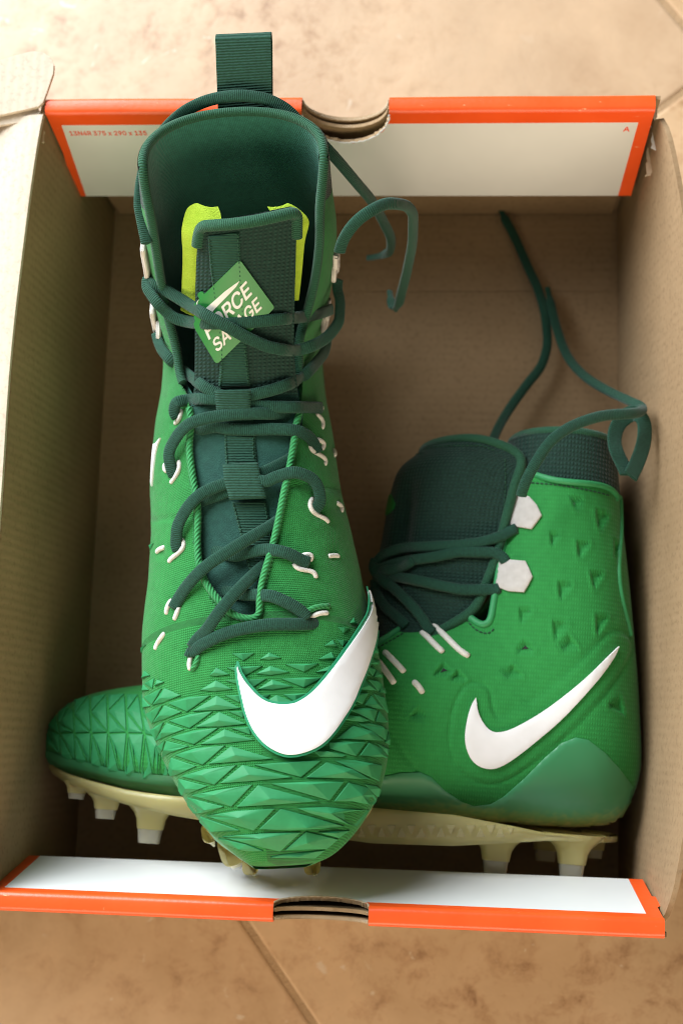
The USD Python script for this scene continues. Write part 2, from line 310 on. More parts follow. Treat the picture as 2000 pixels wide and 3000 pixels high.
# end walls: an outer wall, a top fold and an inner flap with printed skins
def end_panel(sgn, nx, nr, nd, lean, flap_len, half_top, hbl, hbr, seed):
    """sgn +1: the back end, -1: the front end"""
    name = 'back_wall' if sgn > 0 else 'front_wall'
    y_out = sgn * hy
    fold = 7.0
    ex = np.array([-sgn, 0, 0.]) * -1  # x of the polygon along +x for both
    ex = np.array([1., 0, 0]); ez = np.array([0, 0, 1.])
    # outer wall and second layer
    wall = sbox(-hx - 1.5, 0, hx + 1, BH - 1.2).difference(notch(nx, nr, nd * .98, BH))
    ow = obj(name, panel(wall, 1.8, (0, y_out - (1.8 if sgn < 0 else 0) + (1.8 if sgn < 0 else 0), .6) if sgn > 0 else (0, y_out + 1.8, .6), ex, ez), m_card, bx)
    mid = sbox(-hx + 6, 0, hx - 6, BH - 2.2).difference(notch(nx, nr * .97, nd, BH))
    obj('inner_layer', panel(mid, 1.6, (0, y_out - sgn * 3.6 + (1.6 if sgn < 0 else 0), .6), ex, ez), m_card, ow)
    # flute edge of the layer seen in the notch: a fine zigzag
    for off, dep in ((.9, nd * .98), (4.4, nd)):
        P = []
        for k in range(121):
            a = math.pi + math.pi * k / 120
            P.append((nx + nr * .985 * math.cos(a), y_out - sgn * (off + .55 * (1 if k % 2 else -1)), BH + (dep - .1) * math.sin(a) + .25))
        P = [p for p in P if p[2] < BH - 1.5]
        v, f, uv = tube_mesh(np.array(P), np.array([[0, 0, 1.]]), .32, .3, m=6)
        obj('flute', (v, f), m_card_lit, ow)
    # top fold
    top = sbox(-half_top, 0, half_top, fold).difference(sbox(nx - nr, -1, nx + nr, fold + 1))
    prof = [(0.2, -9.), (0, -1.6), (.5, -.5), (1.6, 0.), (fold - 1.6, .15), (fold - .5, -.4), (fold, -1.6)]
    for xa, xb in ((-half_top, nx - nr), (nx + nr, half_top)):
        n = 24
        g = np.random.default_rng(seed + abs(int(xb)))
        P = np.array([[(x, y_out - sgn * p[0], BH + p[1] + .18 * math.sin(x * .07 + seed)) for p in prof] for x in np.linspace(xa, xb, n)])
        obj('top_fold', shell(P, .7, flip=(sgn > 0)), m_orange, ow, smooth=40)
    # inner flap
    th = math.radians(lean)
    dn = np.array([0, -sgn * math.sin(th), -math.cos(th)])        # down along the flap
    o = np.array([0, y_out - sgn * fold, BH - 1.6])
    kk = math.cos(th)
    poly = Polygon([(-half_top, 0), (half_top, 0), (hbr, flap_len), (-hbl, flap_len), (-half_top + .5, flap_len * .45)])
    nt = notch(nx, nr, nd / kk, 0)
    poly = poly.difference(ragged(nt, .25, 2.5, seed + 1))
    torn = []
    g = np.random.default_rng(seed + 3)
    for sx in (-1, 1):
        q = Polygon([(sx * (half_top - 1), flap_len * .30), (sx * (half_top + 4.0), flap_len * .36), (sx * (half_top + 3.4), flap_len * .50), (sx * (half_top - 4.5), flap_len * .62)])
        torn.append(q)
    flat = poly.union(ragged(shapely.union_all([torn[1]]), .3, 2, seed + 2)) if sgn < 0 else poly
    flap = panel(flat, 1.8, o, ex, dn)
    nrm = np.cross(ex, dn)                                       # points into the box for sgn>0 ?
    if nrm[1] * sgn > 0: nrm = -nrm; 
    # core sits behind the printed skin
    core = panel(flat, 1.8, o - (nrm * 1.8 if np.cross(ex, dn) @ nrm > 0 else nrm * 0), ex, dn)
    core.fix_normals()
    fl = obj('inner_flap', core, m_card, ow)
    def skin(p, lift):
        m = panel(p, .12, o + nrm * lift, ex, dn) if np.cross(ex, dn) @ nrm > 0 else panel(p, .12, o + nrm * (lift + .12), ex, dn)
        m.fix_normals(); return m
    bt = 8.0 if sgn > 0 else 6.0
    white = Polygon([(-half_top + 5.5, bt), (half_top - 6.5, bt), (hbr - 6.5, flap_len), (-hbl + 5.5, flap_len)]).difference(ragged(nt, .2, 2.5, seed + 1).buffer(.5))
    orange = flat.difference(white).difference(ragged(nt, .2, 2.5, seed + 1).buffer(.25))
    obj('orange_border', skin(orange, .02), m_orange, fl)
    obj('white_panel', skin(white, .03), m_paper, fl)
    # torn paper edge round the notch
    P = []
    for k in range(61):
        a = math.pi * k / 60
        x, d = nx + (nr + .2) * math.cos(a), (nd / kk + .2) * math.sin(a)
        if d > .8: P.append(o + ex * (x + g.normal(0, .15)) + dn * (d + g.normal(0, .15)) + nrm * .05)
    v, f, uv = tube_mesh(smooth_path(P, 180), nrm[None], .42, .3, m=6)
    obj('torn_edge', (v, f), m_paper if sgn > 0 else m_card_lit, fl)
    return fl, o, ex, dn, nrm, ow
FB = end_panel(+1, 0.2, 20.6, 22., 12., 67., 143.5, 146., 141., 3)
FF = end_panel(-1, 1.0, 20.4, 11., 12., 53.5, 145., 143.5, 143.5, 11)
def lettering(text, height, fl, x, d, parent_mat, bold=True, sx=1.):
    f_, o, ex, dn, nrm, ow = fl
    m = meshkit.text_mesh(text, height, depth=.08, bold=bold)
    v = m.vertices.copy()
    m.vertices = o + ex * (x + v[:, :1] * sx) - dn * (v[:, 1:2] - d) + nrm * (.16 + v[:, 2:3])
    m.fix_normals()
    return obj('lettering', m, parent_mat, f_)
lettering('13N4R 375 x 290 x 135', 3.2, FB, -136., 15.8, m_ink, sx=.76)
lettering('A', 3.2, FB, 130.6, 14.5, m_ink)
def loose(name, px, z, mat, parent, seed, amp=.3, th=.5):
    w_ = at_z(px, z)
    return obj(name, panel(ragged(Polygon(w_[:, :2]), amp, 1.5, seed), th, (0, 0, z), (1, 0, 0), (0, 1, 0)), mat, parent)
loose('torn_edge', [(1908, 362), (1938, 370), (1940, 388), (1926, 440), (1908, 432)], 112., m_paper, FB[5], 31)
loose('torn_edge', [(1896, 428), (1914, 432), (1920, 470), (1908, 512), (1890, 516)], 100., m_card_lit, FB[5], 33)
loose('torn_edge', [(1908, 286), (1922, 292), (1925, 330), (1916, 352), (1908, 330)], 126., m_card_lit, FB[5], 35)
# side walls, leaning out a little with the corners rounded off
def side_wall(sx, bulge, name, rcorner):
    ny, nz = 60, 26
    P = np.zeros((ny, nz, 3))
    for i, y in enumerate(np.linspace(-hy + 2.2, hy - 2.2, ny)):
        e = abs(y) - (hy - 2.2 - rcorner)
        zt = BH - 1 if e <= 0 else BH - 1 - rcorner + math.sqrt(max(rcorner ** 2 - e ** 2, 0))
        g = 1 - .85 * abs(y / hy) ** 3
        for j, t in enumerate(np.linspace(0, 1, nz)):
            z = .8 + (zt - .8) * t
            k = z / BH
            ripple = .35 * math.sin(y * .05 + 1.3 * sx) * k + .5 * math.exp(-((z - 92 - .10 * y) / 3.) ** 2) * (1 if sx > 0 else .4) - .5 * math.exp(-((z - 60 + .2 * y) / 2.5) ** 2)
            P[i, j] = (sx * (hx - 3.2 + bulge * g * k ** 1.5 + ripple * .8), y, z)
    return P
PR = side_wall(1, 19., 'right_wall', 20.)
obj('right_wall', shell(PR, 2.2, flip=False), m_card, bx, smooth=40)
PL = side_wall(-1, 9., 'left_wall', .5)
lw = obj('left_wall', shell(PL, 2.2, flip=True), m_card, bx, smooth=40)
# the lid hangs from the top of the left wall, folded right back
hinge = PL[:, -1]
ny = len(hinge); nxl = 24
la = math.radians(17.)
P = np.zeros((ny, nxl, 3))
for j, t in enumerate(np.r_[0, .004, .02, np.linspace(.05, 1, nxl - 3)]):
    d = 286 * t
    P[:, j] = hinge + np.array([-d * math.cos(la), 0, 1.2 - d * math.sin(la) + 1.5 * math.sin(min(t * 40, math.pi))])
P[:, :, 1] *= .965
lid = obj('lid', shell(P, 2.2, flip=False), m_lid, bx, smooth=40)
tab_px = [(-260, 280), (-200, 235), (-100, 204), (0, 176), (60, 158), (95, 150), (125, 152), (147, 167), (158, 190), (156, 215), (140, 262), (126, 300), (112, 312), (0, 337), (-260, 385)]
tw = at_z(tab_px, 137.)
tabpoly = Polygon(tw[:, :2])
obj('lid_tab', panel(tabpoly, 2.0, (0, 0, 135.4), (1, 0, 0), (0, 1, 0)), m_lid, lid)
st = at_z([(-260, 388), (0, 340), (112, 316), (120, 330), (104, 352), (60, 360), (0, 368), (-260, 416)], 134.)
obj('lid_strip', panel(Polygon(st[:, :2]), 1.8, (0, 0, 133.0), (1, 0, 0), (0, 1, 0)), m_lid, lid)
tornp = at_z([(96, 352), (122, 330), (128, 352), (118, 362), (130, 380), (126, 416), (112, 422), (108, 392), (98, 372)], 131.)
obj('torn_edge', panel(ragged(Polygon(tornp[:, :2]), .4, 1.5, 5), 1.5, (0, 0, 129.5), (1, 0, 0), (0, 1, 0)), m_card_lit, lid)
#SHOES
# ---------------------------------------------------------------- cleats: one last, laid out twice
SEC = np.array([(299, 24, 299.5, 31, .5), (296, 20, 297, 37, .42), (290, 17, 291, 45, .4), (280, 15, 281, 51, .38), (265, 13, 266, 56, .36), (245, 11, 246, 60, .35), (220, 10, 221, 66, .36), (195, 10, 196, 74, .38), (170, 10, 172, 82, .4),
    (145, 10, 150, 90, .42), (115, 10, 131, 97, .45), (80, 10, 117, 104, .48), (40, 10, 107, 113, .5), (12, 14, 100, 124, .5), (0, 40, 93, 138, .5), (3, 75, 86, 152, .5), (9, 115, 80, 167, .5), (15, 150, 77, 178, .5), (20, 187, 75, 187, .5)], float)
EXN = np.array([(2, 2)] * 3 + [(2.2, 2.6)] * 2 + [(2.2, 3)] * 7 + [(2.2, 2.6)] + [(2.2, 2.3)] * 2 + [(2.2, 2.2)] * 4, float)
W_LAT = np.array([7, 11., 18.5, 28.6, 39.1, 49.1, 56.6, 57.2, 54.8, 53.5, 54.0, 52.3, 48.3, 46.8, 47.9, 47.1, 45.2, 42.9, 40.4])
W_MED = np.array([18., 25.5, 33.5, 41.5, 49.5, 53.1, 52.0, 48.1, 43.6, 39.2, 35.1, 32.5, 28.8, 28.2, 33.6, 38.1, 40.1, 39.4, 39.4])
DD = np.r_[0, np.cumsum(np.hypot(np.diff(SEC[:, 2]), np.diff(SEC[:, 3])) + .5 * np.hypot(np.diff(SEC[:, 0]), np.diff(SEC[:, 1])))]
class Shoe:
    """a foot shape in its own frame: s heel to toe, w to the wearer's left, h up; f(t, phi) is a point of its skin"""
    def __init__(self, O, S, W, H, K, left_w, right_w):
        self.O, self.B, self.K = np.array(O, float), np.array([S, W, H]), np.array(K, float)
        I = lambda y: PchipInterpolator(DD, y)
        self.c = [I(SEC[:, k]) for k in range(5)] + [I(right_w), I(left_w), I(EXN[:, 0]), I(EXN[:, 1])]   # w<0: the wearer's right
    def world(self, p): return self.O + (np.asarray(p) * self.K) @ self.B
    def local(self, P): return ((np.asarray(P) - self.O) @ self.B.T) / self.K
    def skin(self, t, phi):
        """t in units of DD (broadcast with phi); phi 0 at the top, going to the wearer's right"""
        sB, hB, sT, hT, m, aR, aL, nt, nb = [c(t) for c in self.c]
        co, si = np.cos(phi), np.sin(phi)
        e = np.where(co >= 0, nt, nb)
        v = np.where(co >= 0, m + (1 - m) * abs(co) ** (2 / e), m - m * abs(co) ** (2 / e))
        w = abs(si) ** (2 / e) * np.where(si > 0, -aR, aL)
        return np.stack([sB + (sT - sB) * v, w, hB + (hT - hB) * v], -1)
    def at_h(self, px, h):
        d = rays(px) @ self.B.T; e = (EYE - self.O) @ self.B.T
        t = (np.asarray(h) * self.K[2] - e[2]) / d[:, 2]
        return EYE + rays(px) * t[:, None]
class Surf:
    def __init__(self, v, f):
        self.m = trimesh.Trimesh(v, f, process=False); self.n = merged_normals(np.asarray(v), np.asarray(f))
    def cast(self, px):
        px = np.atleast_2d(np.asarray(px, float)); d = rays(px)
        loc, ri, ti = self.m.ray.intersects_location(np.tile(EYE, (len(d), 1)), d, multiple_hits=False)
        P = np.full((len(d), 3), np.nan); N = P.copy()
        if len(ri):
            b = trimesh.triangles.points_to_barycentric(self.m.triangles[ti], loc)
            n = (self.n[self.m.faces[ti]] * b[:, :, None]).sum(1); n /= np.linalg.norm(n, axis=1, keepdims=True)
            P[ri] = loc; N[ri] = n
        return P, N
    def cast_near(self, px, toward):
        """as cast, pulling pixels that miss the surface towards the pixel toward until they hit"""
        px = np.atleast_2d(np.asarray(px, float)).copy(); P, N = self.cast(px)
        for k in range(14):
            bad = np.isnan(P[:, 0])
            if not bad.any(): break
            px[bad] += (np.asarray(toward) - px[bad]) * .06
            P[bad], N[bad] = self.cast(px[bad])
        return P, N
def densify(c, step):
    c = np.asarray(c, float); out = []
    for a, b in zip(c, np.roll(c, -1, 0)):
        n = max(1, int(round(np.linalg.norm(b - a) / step)))
        out += [a + (b - a) * k / n for k in range(n)]
    return np.array(out)
def soften(c, n=2):
    """rounds an outline by corner cutting, keeping its sharp tips"""
    c = np.asarray(c, float)
    sharp = None
    for _ in range(n):
        a, b, d = np.roll(c, 1, 0), c, np.roll(c, -1, 0)
        u, w = (b - a) / np.linalg.norm(b - a, axis=1, keepdims=True), (d - b) / np.linalg.norm(d - b, axis=1, keepdims=True)
        keep = (u * w).sum(1) < .25
        out = []
        for k in range(len(c)):
            if keep[k]: out.append(b[k])
            else: out += [b[k] * .75 + a[k] * .25, b[k] * .75 + d[k] * .25]
        c = np.array(out)
    return [tuple(p) for p in c]
def patch_mesh(surf, poly, off, th, step=9, edge=8, bevel=.35):
    """a sheet th mm thick lying off mm above the skin inside the outline poly (photo pixels)"""
    b = densify(poly, edge); pg = Polygon(b).buffer(0)
    x0, y0, x1, y1 = pg.bounds
    gx, gy = np.meshgrid(np.arange(x0, x1, step), np.arange(y0, y1, step * .87)); gx = gx + (np.arange(gx.shape[0]) % 2)[:, None] * step / 2
    g = np.stack([gx.ravel(), gy.ravel()], 1)
    ins = shapely.contains_xy(pg.buffer(-step * .45), g[:, 0], g[:, 1])
    pts = np.concatenate([b, g[ins]]); nb = len(b)
    tri = Delaunay(pts).simplices
    c = pts[tri].mean(1); tri = tri[shapely.contains_xy(pg, c[:, 0], c[:, 1])]
    a2 = np.cross(pts[tri[:, 1]] - pts[tri[:, 0]], pts[tri[:, 2]] - pts[tri[:, 0]])
    tri[a2 > 0] = tri[a2 > 0][:, ::-1]; tri = tri[abs(a2) > 1e-6]
    P, N = surf.cast_near(pts, np.array(pg.representative_point().coords[0]))
    ok = ~np.isnan(P[:, 0]); tri = tri[ok[tri].all(1)]
    P = np.nan_to_num(P); N = np.nan_to_num(N)
    top = P + N * (off + th); rim = np.ones(len(pts), bool); rim[nb:] = False
    top[rim] -= N[rim] * th * bevel
    # boundary loops of what is left
    ed = np.sort(np.concatenate([tri[:, [0, 1]], tri[:, [1, 2]], tri[:, [2, 0]]]), 1)
    de = np.concatenate([tri[:, [0, 1]], tri[:, [1, 2]], tri[:, [2, 0]]])
    u, inv, cnt = np.unique(ed, axis=0, return_inverse=True, return_counts=True)
    be = de[cnt[inv.ravel()] == 1]
    k = len(pts); base = P + N * (off - .35)
    v = np.concatenate([top, base])
    f = np.concatenate([tri, np.stack([be[:, 0], be[:, 0] + k, be[:, 1] + k], 1), np.stack([be[:, 0], be[:, 1] + k, be[:, 1]], 1)])
    used = np.unique(f); mp = np.full(len(v), -1); mp[used] = np.arange(len(used))
    return trimesh.Trimesh(v[used], mp[f], process=False), np.concatenate([pts, pts])[used]
def scale_mesh(surf, outline, peak, height):
    """a faceted rubber scale: outline and peak in photo pixels"""
    c = np.asarray(outline, float)
    a = sum(x0 * y1 - x1 * y0 for (x0, y0), (x1, y1) in zip(c, np.roll(c, -1, 0)))
    if a < 0: c = c[::-1]
    ctr = c.mean(0)
    d = densify(c, 24); n = len(d)
    P, N = surf.cast_near(d, ctr); Q, NQ = surf.cast_near([peak], ctr)
    if np.isnan(P).any() or np.isnan(Q).any(): return None
    base = P - N * .5; low = P + N * .45
    inn = P + (Q - P) / np.maximum(np.linalg.norm(Q - P, axis=1, keepdims=True), 1e-6) * .28 + N * .62
    v = np.concatenate([base, low, inn, Q + NQ * height])
    i = np.arange(n); j = (i + 1) % n
    f = []
    for k in (0, 1):
        A, B = k * n, (k + 1) * n
        f += [np.stack([A + i, B + i, B + j], 1), np.stack([A + i, B + j, A + j], 1)]
    f.append(np.stack([2 * n + i, np.full(n, 3 * n), 2 * n + j], 1))
    return trimesh.Trimesh(v, np.concatenate(f), process=False)
def skin_grid(sh, t, pa, pb, M, disp=None):
    """grid over the skin: rows t, from phi=pa(row) on to phi=pb(row)"""
    x = np.linspace(0, 1, M)
    ph = pa[:, None] + (pb - pa)[:, None] * x[None]
    return sh.world(sh.skin(np.asarray(t)[:, None] * np.ones_like(ph), ph)), ph
def grid_uv(P):
    L = np.cumsum(np.r_[0, np.linalg.norm(np.diff(P[:, P.shape[1] // 2], axis=0), axis=1)])
    A = np.concatenate([np.zeros((P.shape[0], 1)), np.cumsum(np.linalg.norm(np.diff(P, axis=1), axis=2), axis=1)], 1)
    return np.stack(np.broadcast_arrays(L[:, None], A), -1).reshape(-1, 2)
def edge_phi(sh, t, side, line):
    """phi of the throat edge for each row t: where the skin crosses the traced edge line (photo pixels, sorted by y)"""
    line = np.asarray(line, float); line = line[np.argsort(line[:, 1])]
    ph = np.linspace(0, 1.4, 281)
    out = []
    for a in t:
        uv = proj(sh.world(sh.skin(np.full_like(ph, a), side * ph)))
        e = np.interp(uv[:, 1], line[:, 1], line[:, 0])
        s = (uv[:, 0] - e) * (-1 if side > 0 else 1)
        k = np.argmax(s > 0)
        out.append(ph[k] if s[k] > 0 else np.nan)
    return np.array(out)
def lace_path(surf, px, lift, n=90, taut=.75, toward=(720, 1200)):
    """lace along photo pixels, resting on surf, lift mm above it and pulled straight over hollows"""
    q = smooth_path(np.asarray(px, float), n, 'pchip')
    P, N = surf.cast_near(q, toward)
    d = rays(proj(P)); dist = (P - EYE) @ np.array([0, 0, 0.]) + np.linalg.norm(P - EYE, axis=1)
    L = np.r_[0, np.cumsum(np.linalg.norm(np.diff(q, axis=0), axis=1))]
    # lower hull of distance over length
    hull = [0]
    for k in range(1, n):
        while len(hull) > 1 and (dist[hull[-1]] - dist[hull[-2]]) * (L[k] - L[hull[-2]]) >= (dist[k] - dist[hull[-2]]) * (L[hull[-1]] - L[hull[-2]]): hull.pop()
        hull.append(k)
    hd = np.interp(L, L[hull], dist[hull])
    dd = dist + (hd - dist) * taut
    lift = np.interp(np.linspace(0, 1, n), np.linspace(0, 1, len(np.atleast_1d(lift))), np.atleast_1d(lift)) if np.ndim(lift) else np.full(n, lift)
    dd = dd - lift
    k = np.array([1, 4, 6, 4, 1]) / 16.
    for _ in range(6): dd = np.convolve(np.pad(dd, 2, mode='edge'), k, 'valid')
    return EYE + rays(q) * dd[:, None], N
def pose(O, pitch, yaw, roll):
    S = np.array([math.sin(yaw) * math.cos(pitch), -math.cos(yaw) * math.cos(pitch), math.sin(pitch)])
    H0 = np.array([0, 0, 1.]) - S * S[2]; H0 /= np.linalg.norm(H0)
    W0 = np.cross(H0, S); H = H0 * math.cos(roll) + W0 * math.sin(roll)
    return np.array(O, float), S, np.cross(H, S), H
# ================================================================ the cleat that lies on top (a right shoe, toe towards the front of the box)
O1, S1, W1, H1 = pose((-45.1, 104.8, 13.0), .3651, .0862, .0422)
R1 = Shoe(O1, S1, W1, H1, (1, 1, 1), W_MED, W_LAT)
cl = thing('football_cleat', 'green high-top football cleat lying sole down with its toe raised towards the front', 'cleat', tuple(O1))
THL = [(554, 1291), (559, 1352), (569, 1418), (580, 1469), (580, 1530), (577, 1597), (582, 1658), (595, 1699), (620, 1734), (641, 1760), (676, 1801), (707, 1815), (564, 1250), (556, 1200), (548, 1150), (535, 1109)]
THR = [(707, 1815), (740, 1791), (758, 1740), (773, 1678), (794, 1617), (809, 1556), (824, 1479), (834, 1428), (850, 1362), (860, 1301), (866, 1250), (879, 1192), (887, 1130), (892, 1100)]
tt = np.linspace(DD[4], DD[12], 600)
yy = proj(R1.world(R1.skin(tt, np.zeros_like(tt))))[:, 1]
tV = float(np.interp(-1812, -yy, tt))
def t_of_y(y): 
    a = np.linspace(0, DD[-1], 1200); q = proj(R1.world(R1.skin(a, np.zeros_like(a))))[:, 1]
    return np.interp(-np.asarray(y, float), -q, a)
def smooth1(x, s):
    k = np.exp(-.5 * (np.arange(-3 * s, 3 * s + 1) / s) ** 2); k /= k.sum()
    return np.convolve(np.pad(x, 3 * s, mode='edge'), k, 'valid')
def edges(sh, side, line, flap, ymin):
    def g(t):
        e = edge_phi(sh, t, side, line)
        tm = t_of_y(ymin)
        e[(t > tm)] = np.nan
        tk, vk = zip(*flap)
        good = ~np.isnan(e)
        xs = np.r_[t[good], tk]; ys = np.r_[e[good], vk]
        o = np.argsort(xs); e = PchipInterpolator(*[z[np.unique(xs[o], return_index=True)[1]] for z in (xs[o], ys[o])])(t)
        a = smooth1(e, 3); a[0] = 0; a[1] = min(a[1], .09)
        return np.maximum(a, 0)
    return g
rad = math.radians
flap1 = [(DD[12] + 2, rad(47)), (DD[13], rad(50)), (DD[14], rad(54)), (DD[15], rad(57)), (DD[16], rad(60)), (DD[17], rad(66)), (DD[18], rad(86))]
eR1 = edges(R1, 1, THL, flap1, 1130); eL1 = edges(R1, -1, THR, flap1, 1130)
tN = DD[-1]
t1 = np.linspace(0, tV, 70, endpoint=False) ** 1.0
t2 = np.linspace(tV, tN, 170)
er, el = eR1(t2), eL1(t2)
tA = np.r_[t1, t2]; pa = np.r_[np.zeros(len(t1)), er]; pb = 2 * np.pi - np.r_[np.zeros(len(t1)), el]
G1, PH1 = skin_grid(R1, tA, pa, pb, 170)
G1[0] = G1[0].mean(0)
F1 = grid_faces(*G1.shape[:2])[:, ::-1]
N1 = merged_normals(G1.reshape(-1, 3), F1).reshape(G1.shape)
SU0 = Surf(G1.reshape(-1, 3).copy(), F1)
# pucker and seams: soft relief of the cloth
loc = R1.local(G1.reshape(-1, 3))
rel = (meshkit.fbm(loc / 26., 3, 4) - .5) * 1.5 + (meshkit.fbm(loc / 9., 2, 9) - .5) * .5
foot = np.clip((DD[13] - np.repeat(tA, 170)) / 60, 0, 1) * np.clip((np.repeat(tA, 170) - 20) / 30, 0, 1)
uvp = proj(G1.reshape(-1, 3))
def groove(px, wid, depth):
    ls = LineString(px)
    d = shapely.distance(ls, shapely.points(uvp))
    return -depth * np.exp(-(d / wid) ** 2)
vis = (N1.reshape(-1, 3) * (EYE - G1.reshape(-1, 3))).sum(1) > 0
seam = groove([(430, 1530), (446, 1527), (470, 1521), (510, 1517), (570, 1514)], 7, .9) + groove([(852, 1424), (890, 1418), (940, 1423), (990, 1430), (1010, 1436)], 7, .9)
for p in ((513, 1240), (503, 1384), (516, 1602), (513, 1770), (552, 1915), (927, 1205), (930, 1320), (935, 1500), (900, 1655), (915, 1810), (470, 1620), (455, 1880), (985, 1310), (995, 1485), (978, 1628)):
    seam += -1.0 * np.exp(-(np.hypot(uvp[:, 0] - p[0], uvp[:, 1] - p[1]) / 15) ** 2)
edge_d = np.minimum(np.arange(170)[None], 169 - np.arange(170)[None]) * np.ones((len(tA), 1))
G1 = G1 + N1 * ((rel * foot * .8 + seam * vis).reshape(G1.shape[:2])[:, :, None])
iB = int(np.searchsorted(tA, DD[17] - 2))
V1 = G1.reshape(-1, 3)
N1 = merged_normals(V1, F1).reshape(G1.shape)
UV1 = grid_uv(G1).reshape(*G1.shape[:2], 2)
def sub(name, i0, i1, mat, off=0., th=1.6, **kw):
    P = G1[i0:i1] + N1[i0:i1] * off
    v = np.concatenate([P.reshape(-1, 3), (P - N1[i0:i1] * th).reshape(-1, 3)]); n, m = P.shape[:2]
    f = grid_faces(n, m)[:, ::-1]; k = n * m; idx = np.arange(k).reshape(n, m)
    strips = [idx[:, 0], idx[::-1, -1]]
    side = np.concatenate([np.concatenate([np.stack([a[:-1], a[:-1] + k, a[1:] + k], 1), np.stack([a[:-1], a[1:] + k, a[1:]], 1)]) for a in strips])
    ff = np.concatenate([f, f[:, ::-1] + k, side])
    nn = np.concatenate([N1[i0:i1].reshape(-1, 3), -N1[i0:i1].reshape(-1, 3)])
    return obj(name, (v, ff), mat, cl, uv=np.concatenate([UV1[i0:i1].reshape(-1, 2)] * 2), normals=nn, **kw)
iS = int(np.searchsorted(tA, t_of_y(1430)))
upper1 = sub('upper', 0, iB + 1, m_green)
sub('collar_band', iB, len(tA), m_dark)
SU1 = Surf(V1, F1)
# lining of the shaft
i9 = int(np.searchsorted(tA, DD[8]))
LP = G1[i9:] - N1[i9:] * 4.2
lv = LP.reshape(-1, 3); lf = grid_faces(*LP.shape[:2])
obj('collar_lining', (lv, lf), m_lining, cl, uv=grid_uv(LP), normals=merged_normals(lv, lf))
# rim of the collar and the cord of the throat
iN = int(np.searchsorted(tA, DD[12] - 4))
mid = G1 - N1 * 2.0
rim = np.concatenate([mid[iN:, -1], mid[-1, ::-1][1:-1], mid[iN:, 0][::-1]])
rim = smooth_path(rim[::3], 420)
for k in range(3): rim[:, k] = smooth1(rim[:, k], 5)
add_tube('collar_binding', rim, H1[None] * .3 + (EYE - rim) / 600., 2.1, 2.5, m_bind, cl, m=16)
iV = len(t1)
iC = int(np.searchsorted(tA, DD[11] + 6))
cordp = np.concatenate([G1[iV:iC + 1, 0][::-1], G1[iV:iC + 1, -1][1:]])
cordp = smooth_path(cordp[::3], 300)
for k in range(3): cordp[:, k] = smooth1(cordp[:, k], 3)
add_tube('throat_cord', cordp + H1 * .3, H1[None], 1.65, 1.65, m_cord, cl, m=14)

# tongue ------------------------------------------------------------
def tongue_grid(y0, y1, n, m=41):
    ts = np.linspace(t_of_y(y0), t_of_y(y1), n)
    top = R1.skin(ts, np.zeros_like(ts)); bot = R1.skin(ts, np.full_like(ts, np.pi))
    din = bot - top; din /= np.linalg.norm(din, axis=1, keepdims=True)
    ys = proj(R1.world(top))[:, 1]
    xl = np.interp(ys, [640, 690, 837, 1038, 1124, 1200, 1300, 1500, 1700, 1830], [584, 572, 566, 564, 562, 545, 545, 565, 580, 660])
    xr = np.interp(ys, [636, 660, 894, 1038, 1158, 1200, 1300, 1500, 1700, 1830], [866, 868, 860, 857, 870, 885, 875, 835, 790, 750])
    P = np.zeros((n, m, 3))
    for i in range(n):
        a = R1.local(R1.at_h([(xl[i], ys[i]), (xr[i], ys[i])], top[i, 2]))
        w = np.linspace(a[0, 1], a[1, 1], m)
        x = np.linspace(-1, 1, m)
        sh_ = np.clip((ys[i] - 1080) / 150, 0, 1)
        drop = (2.2 + 2.8 * sh_) + (5.5 * abs(x) ** 2.2) * (1 - .5 * sh_)
        P[i] = top[i] + din[i] * drop[:, None] + np.array([0, 1, 0]) * w[:, None]
        if ys[i] < 760:
            P[i] += np.array([-.35, 0, 1.]) * (x * 2.3 - 1.2 * abs(x) ** 4)[:, None] * ((760 - ys[i]) / 120) ** 1.0
    return R1.world(P)
TG = tongue_grid(1175, 655, 90)
def sheet(name, P, th, mat, parent, flip, **kw):
    v = P.reshape(-1, 3); f = grid_faces(*P.shape[:2]); f = f[:, ::-1] if flip else f
    n = merged_normals(v, f); uv = grid_uv(P)
    s = shell(P, th, flip=flip)
    return obj(name, (np.array(s.vertices), np.array(s.faces)), mat, parent, uv=np.concatenate([uv, uv]), normals=np.concatenate([n, -n]), **kw), (v, f)
lowT, lowS = sheet('tongue', tongue_grid(1822, 1150, 80), 3., m_tongue, cl, False)
upT, upS = sheet('tongue_knit', TG, 4.5, m_dark, cl, False)
tp = np.concatenate([TG[-14:, 0], TG[-1, 1:-1], TG[-14:, -1][::-1]]); tp = smooth_path(tp[::2], 120)
for k in range(3): tp[:, k] = smooth1(tp[:, k], 3)
add_tube('tongue_binding', tp - H1 * .6, H1[None], 2.6, 2.4, m_bind, cl, m=14)
def joined(*vf):
    o = 0; V = []; F = []
    for v, f in vf: V.append(v); F.append(np.asarray(f) + o); o += len(v)
    return np.concatenate(V), np.concatenate(F)
ST1 = Surf(*joined(lowS, upS))
SA1 = Surf(*joined((V1, F1), lowS, upS))
def strap(name, poly, off, th, mat, parent, surf, udir=(0, 1), step=9, bevel=.35):
    m, uv = patch_mesh(surf, poly, off, th, step=step, bevel=bevel)
    if udir is None: return obj(name, m, mat, parent, smooth=35)
    u = np.stack([uv @ np.array(udir, float), uv @ np.array([udir[1], -udir[0]], float)], 1) / 7.0
    return obj(name, m, mat, parent, uv=u, normals=merged_normals(np.array(m.vertices), np.array(m.faces)))
sp = strap('tongue_strap', [(611, 690), (701, 678), (706, 760), (715, 900), (723, 1026), (733, 1130), (640, 1136), (647, 1033), (632, 900), (617, 780)], .2, .8, m_web, cl, ST1)
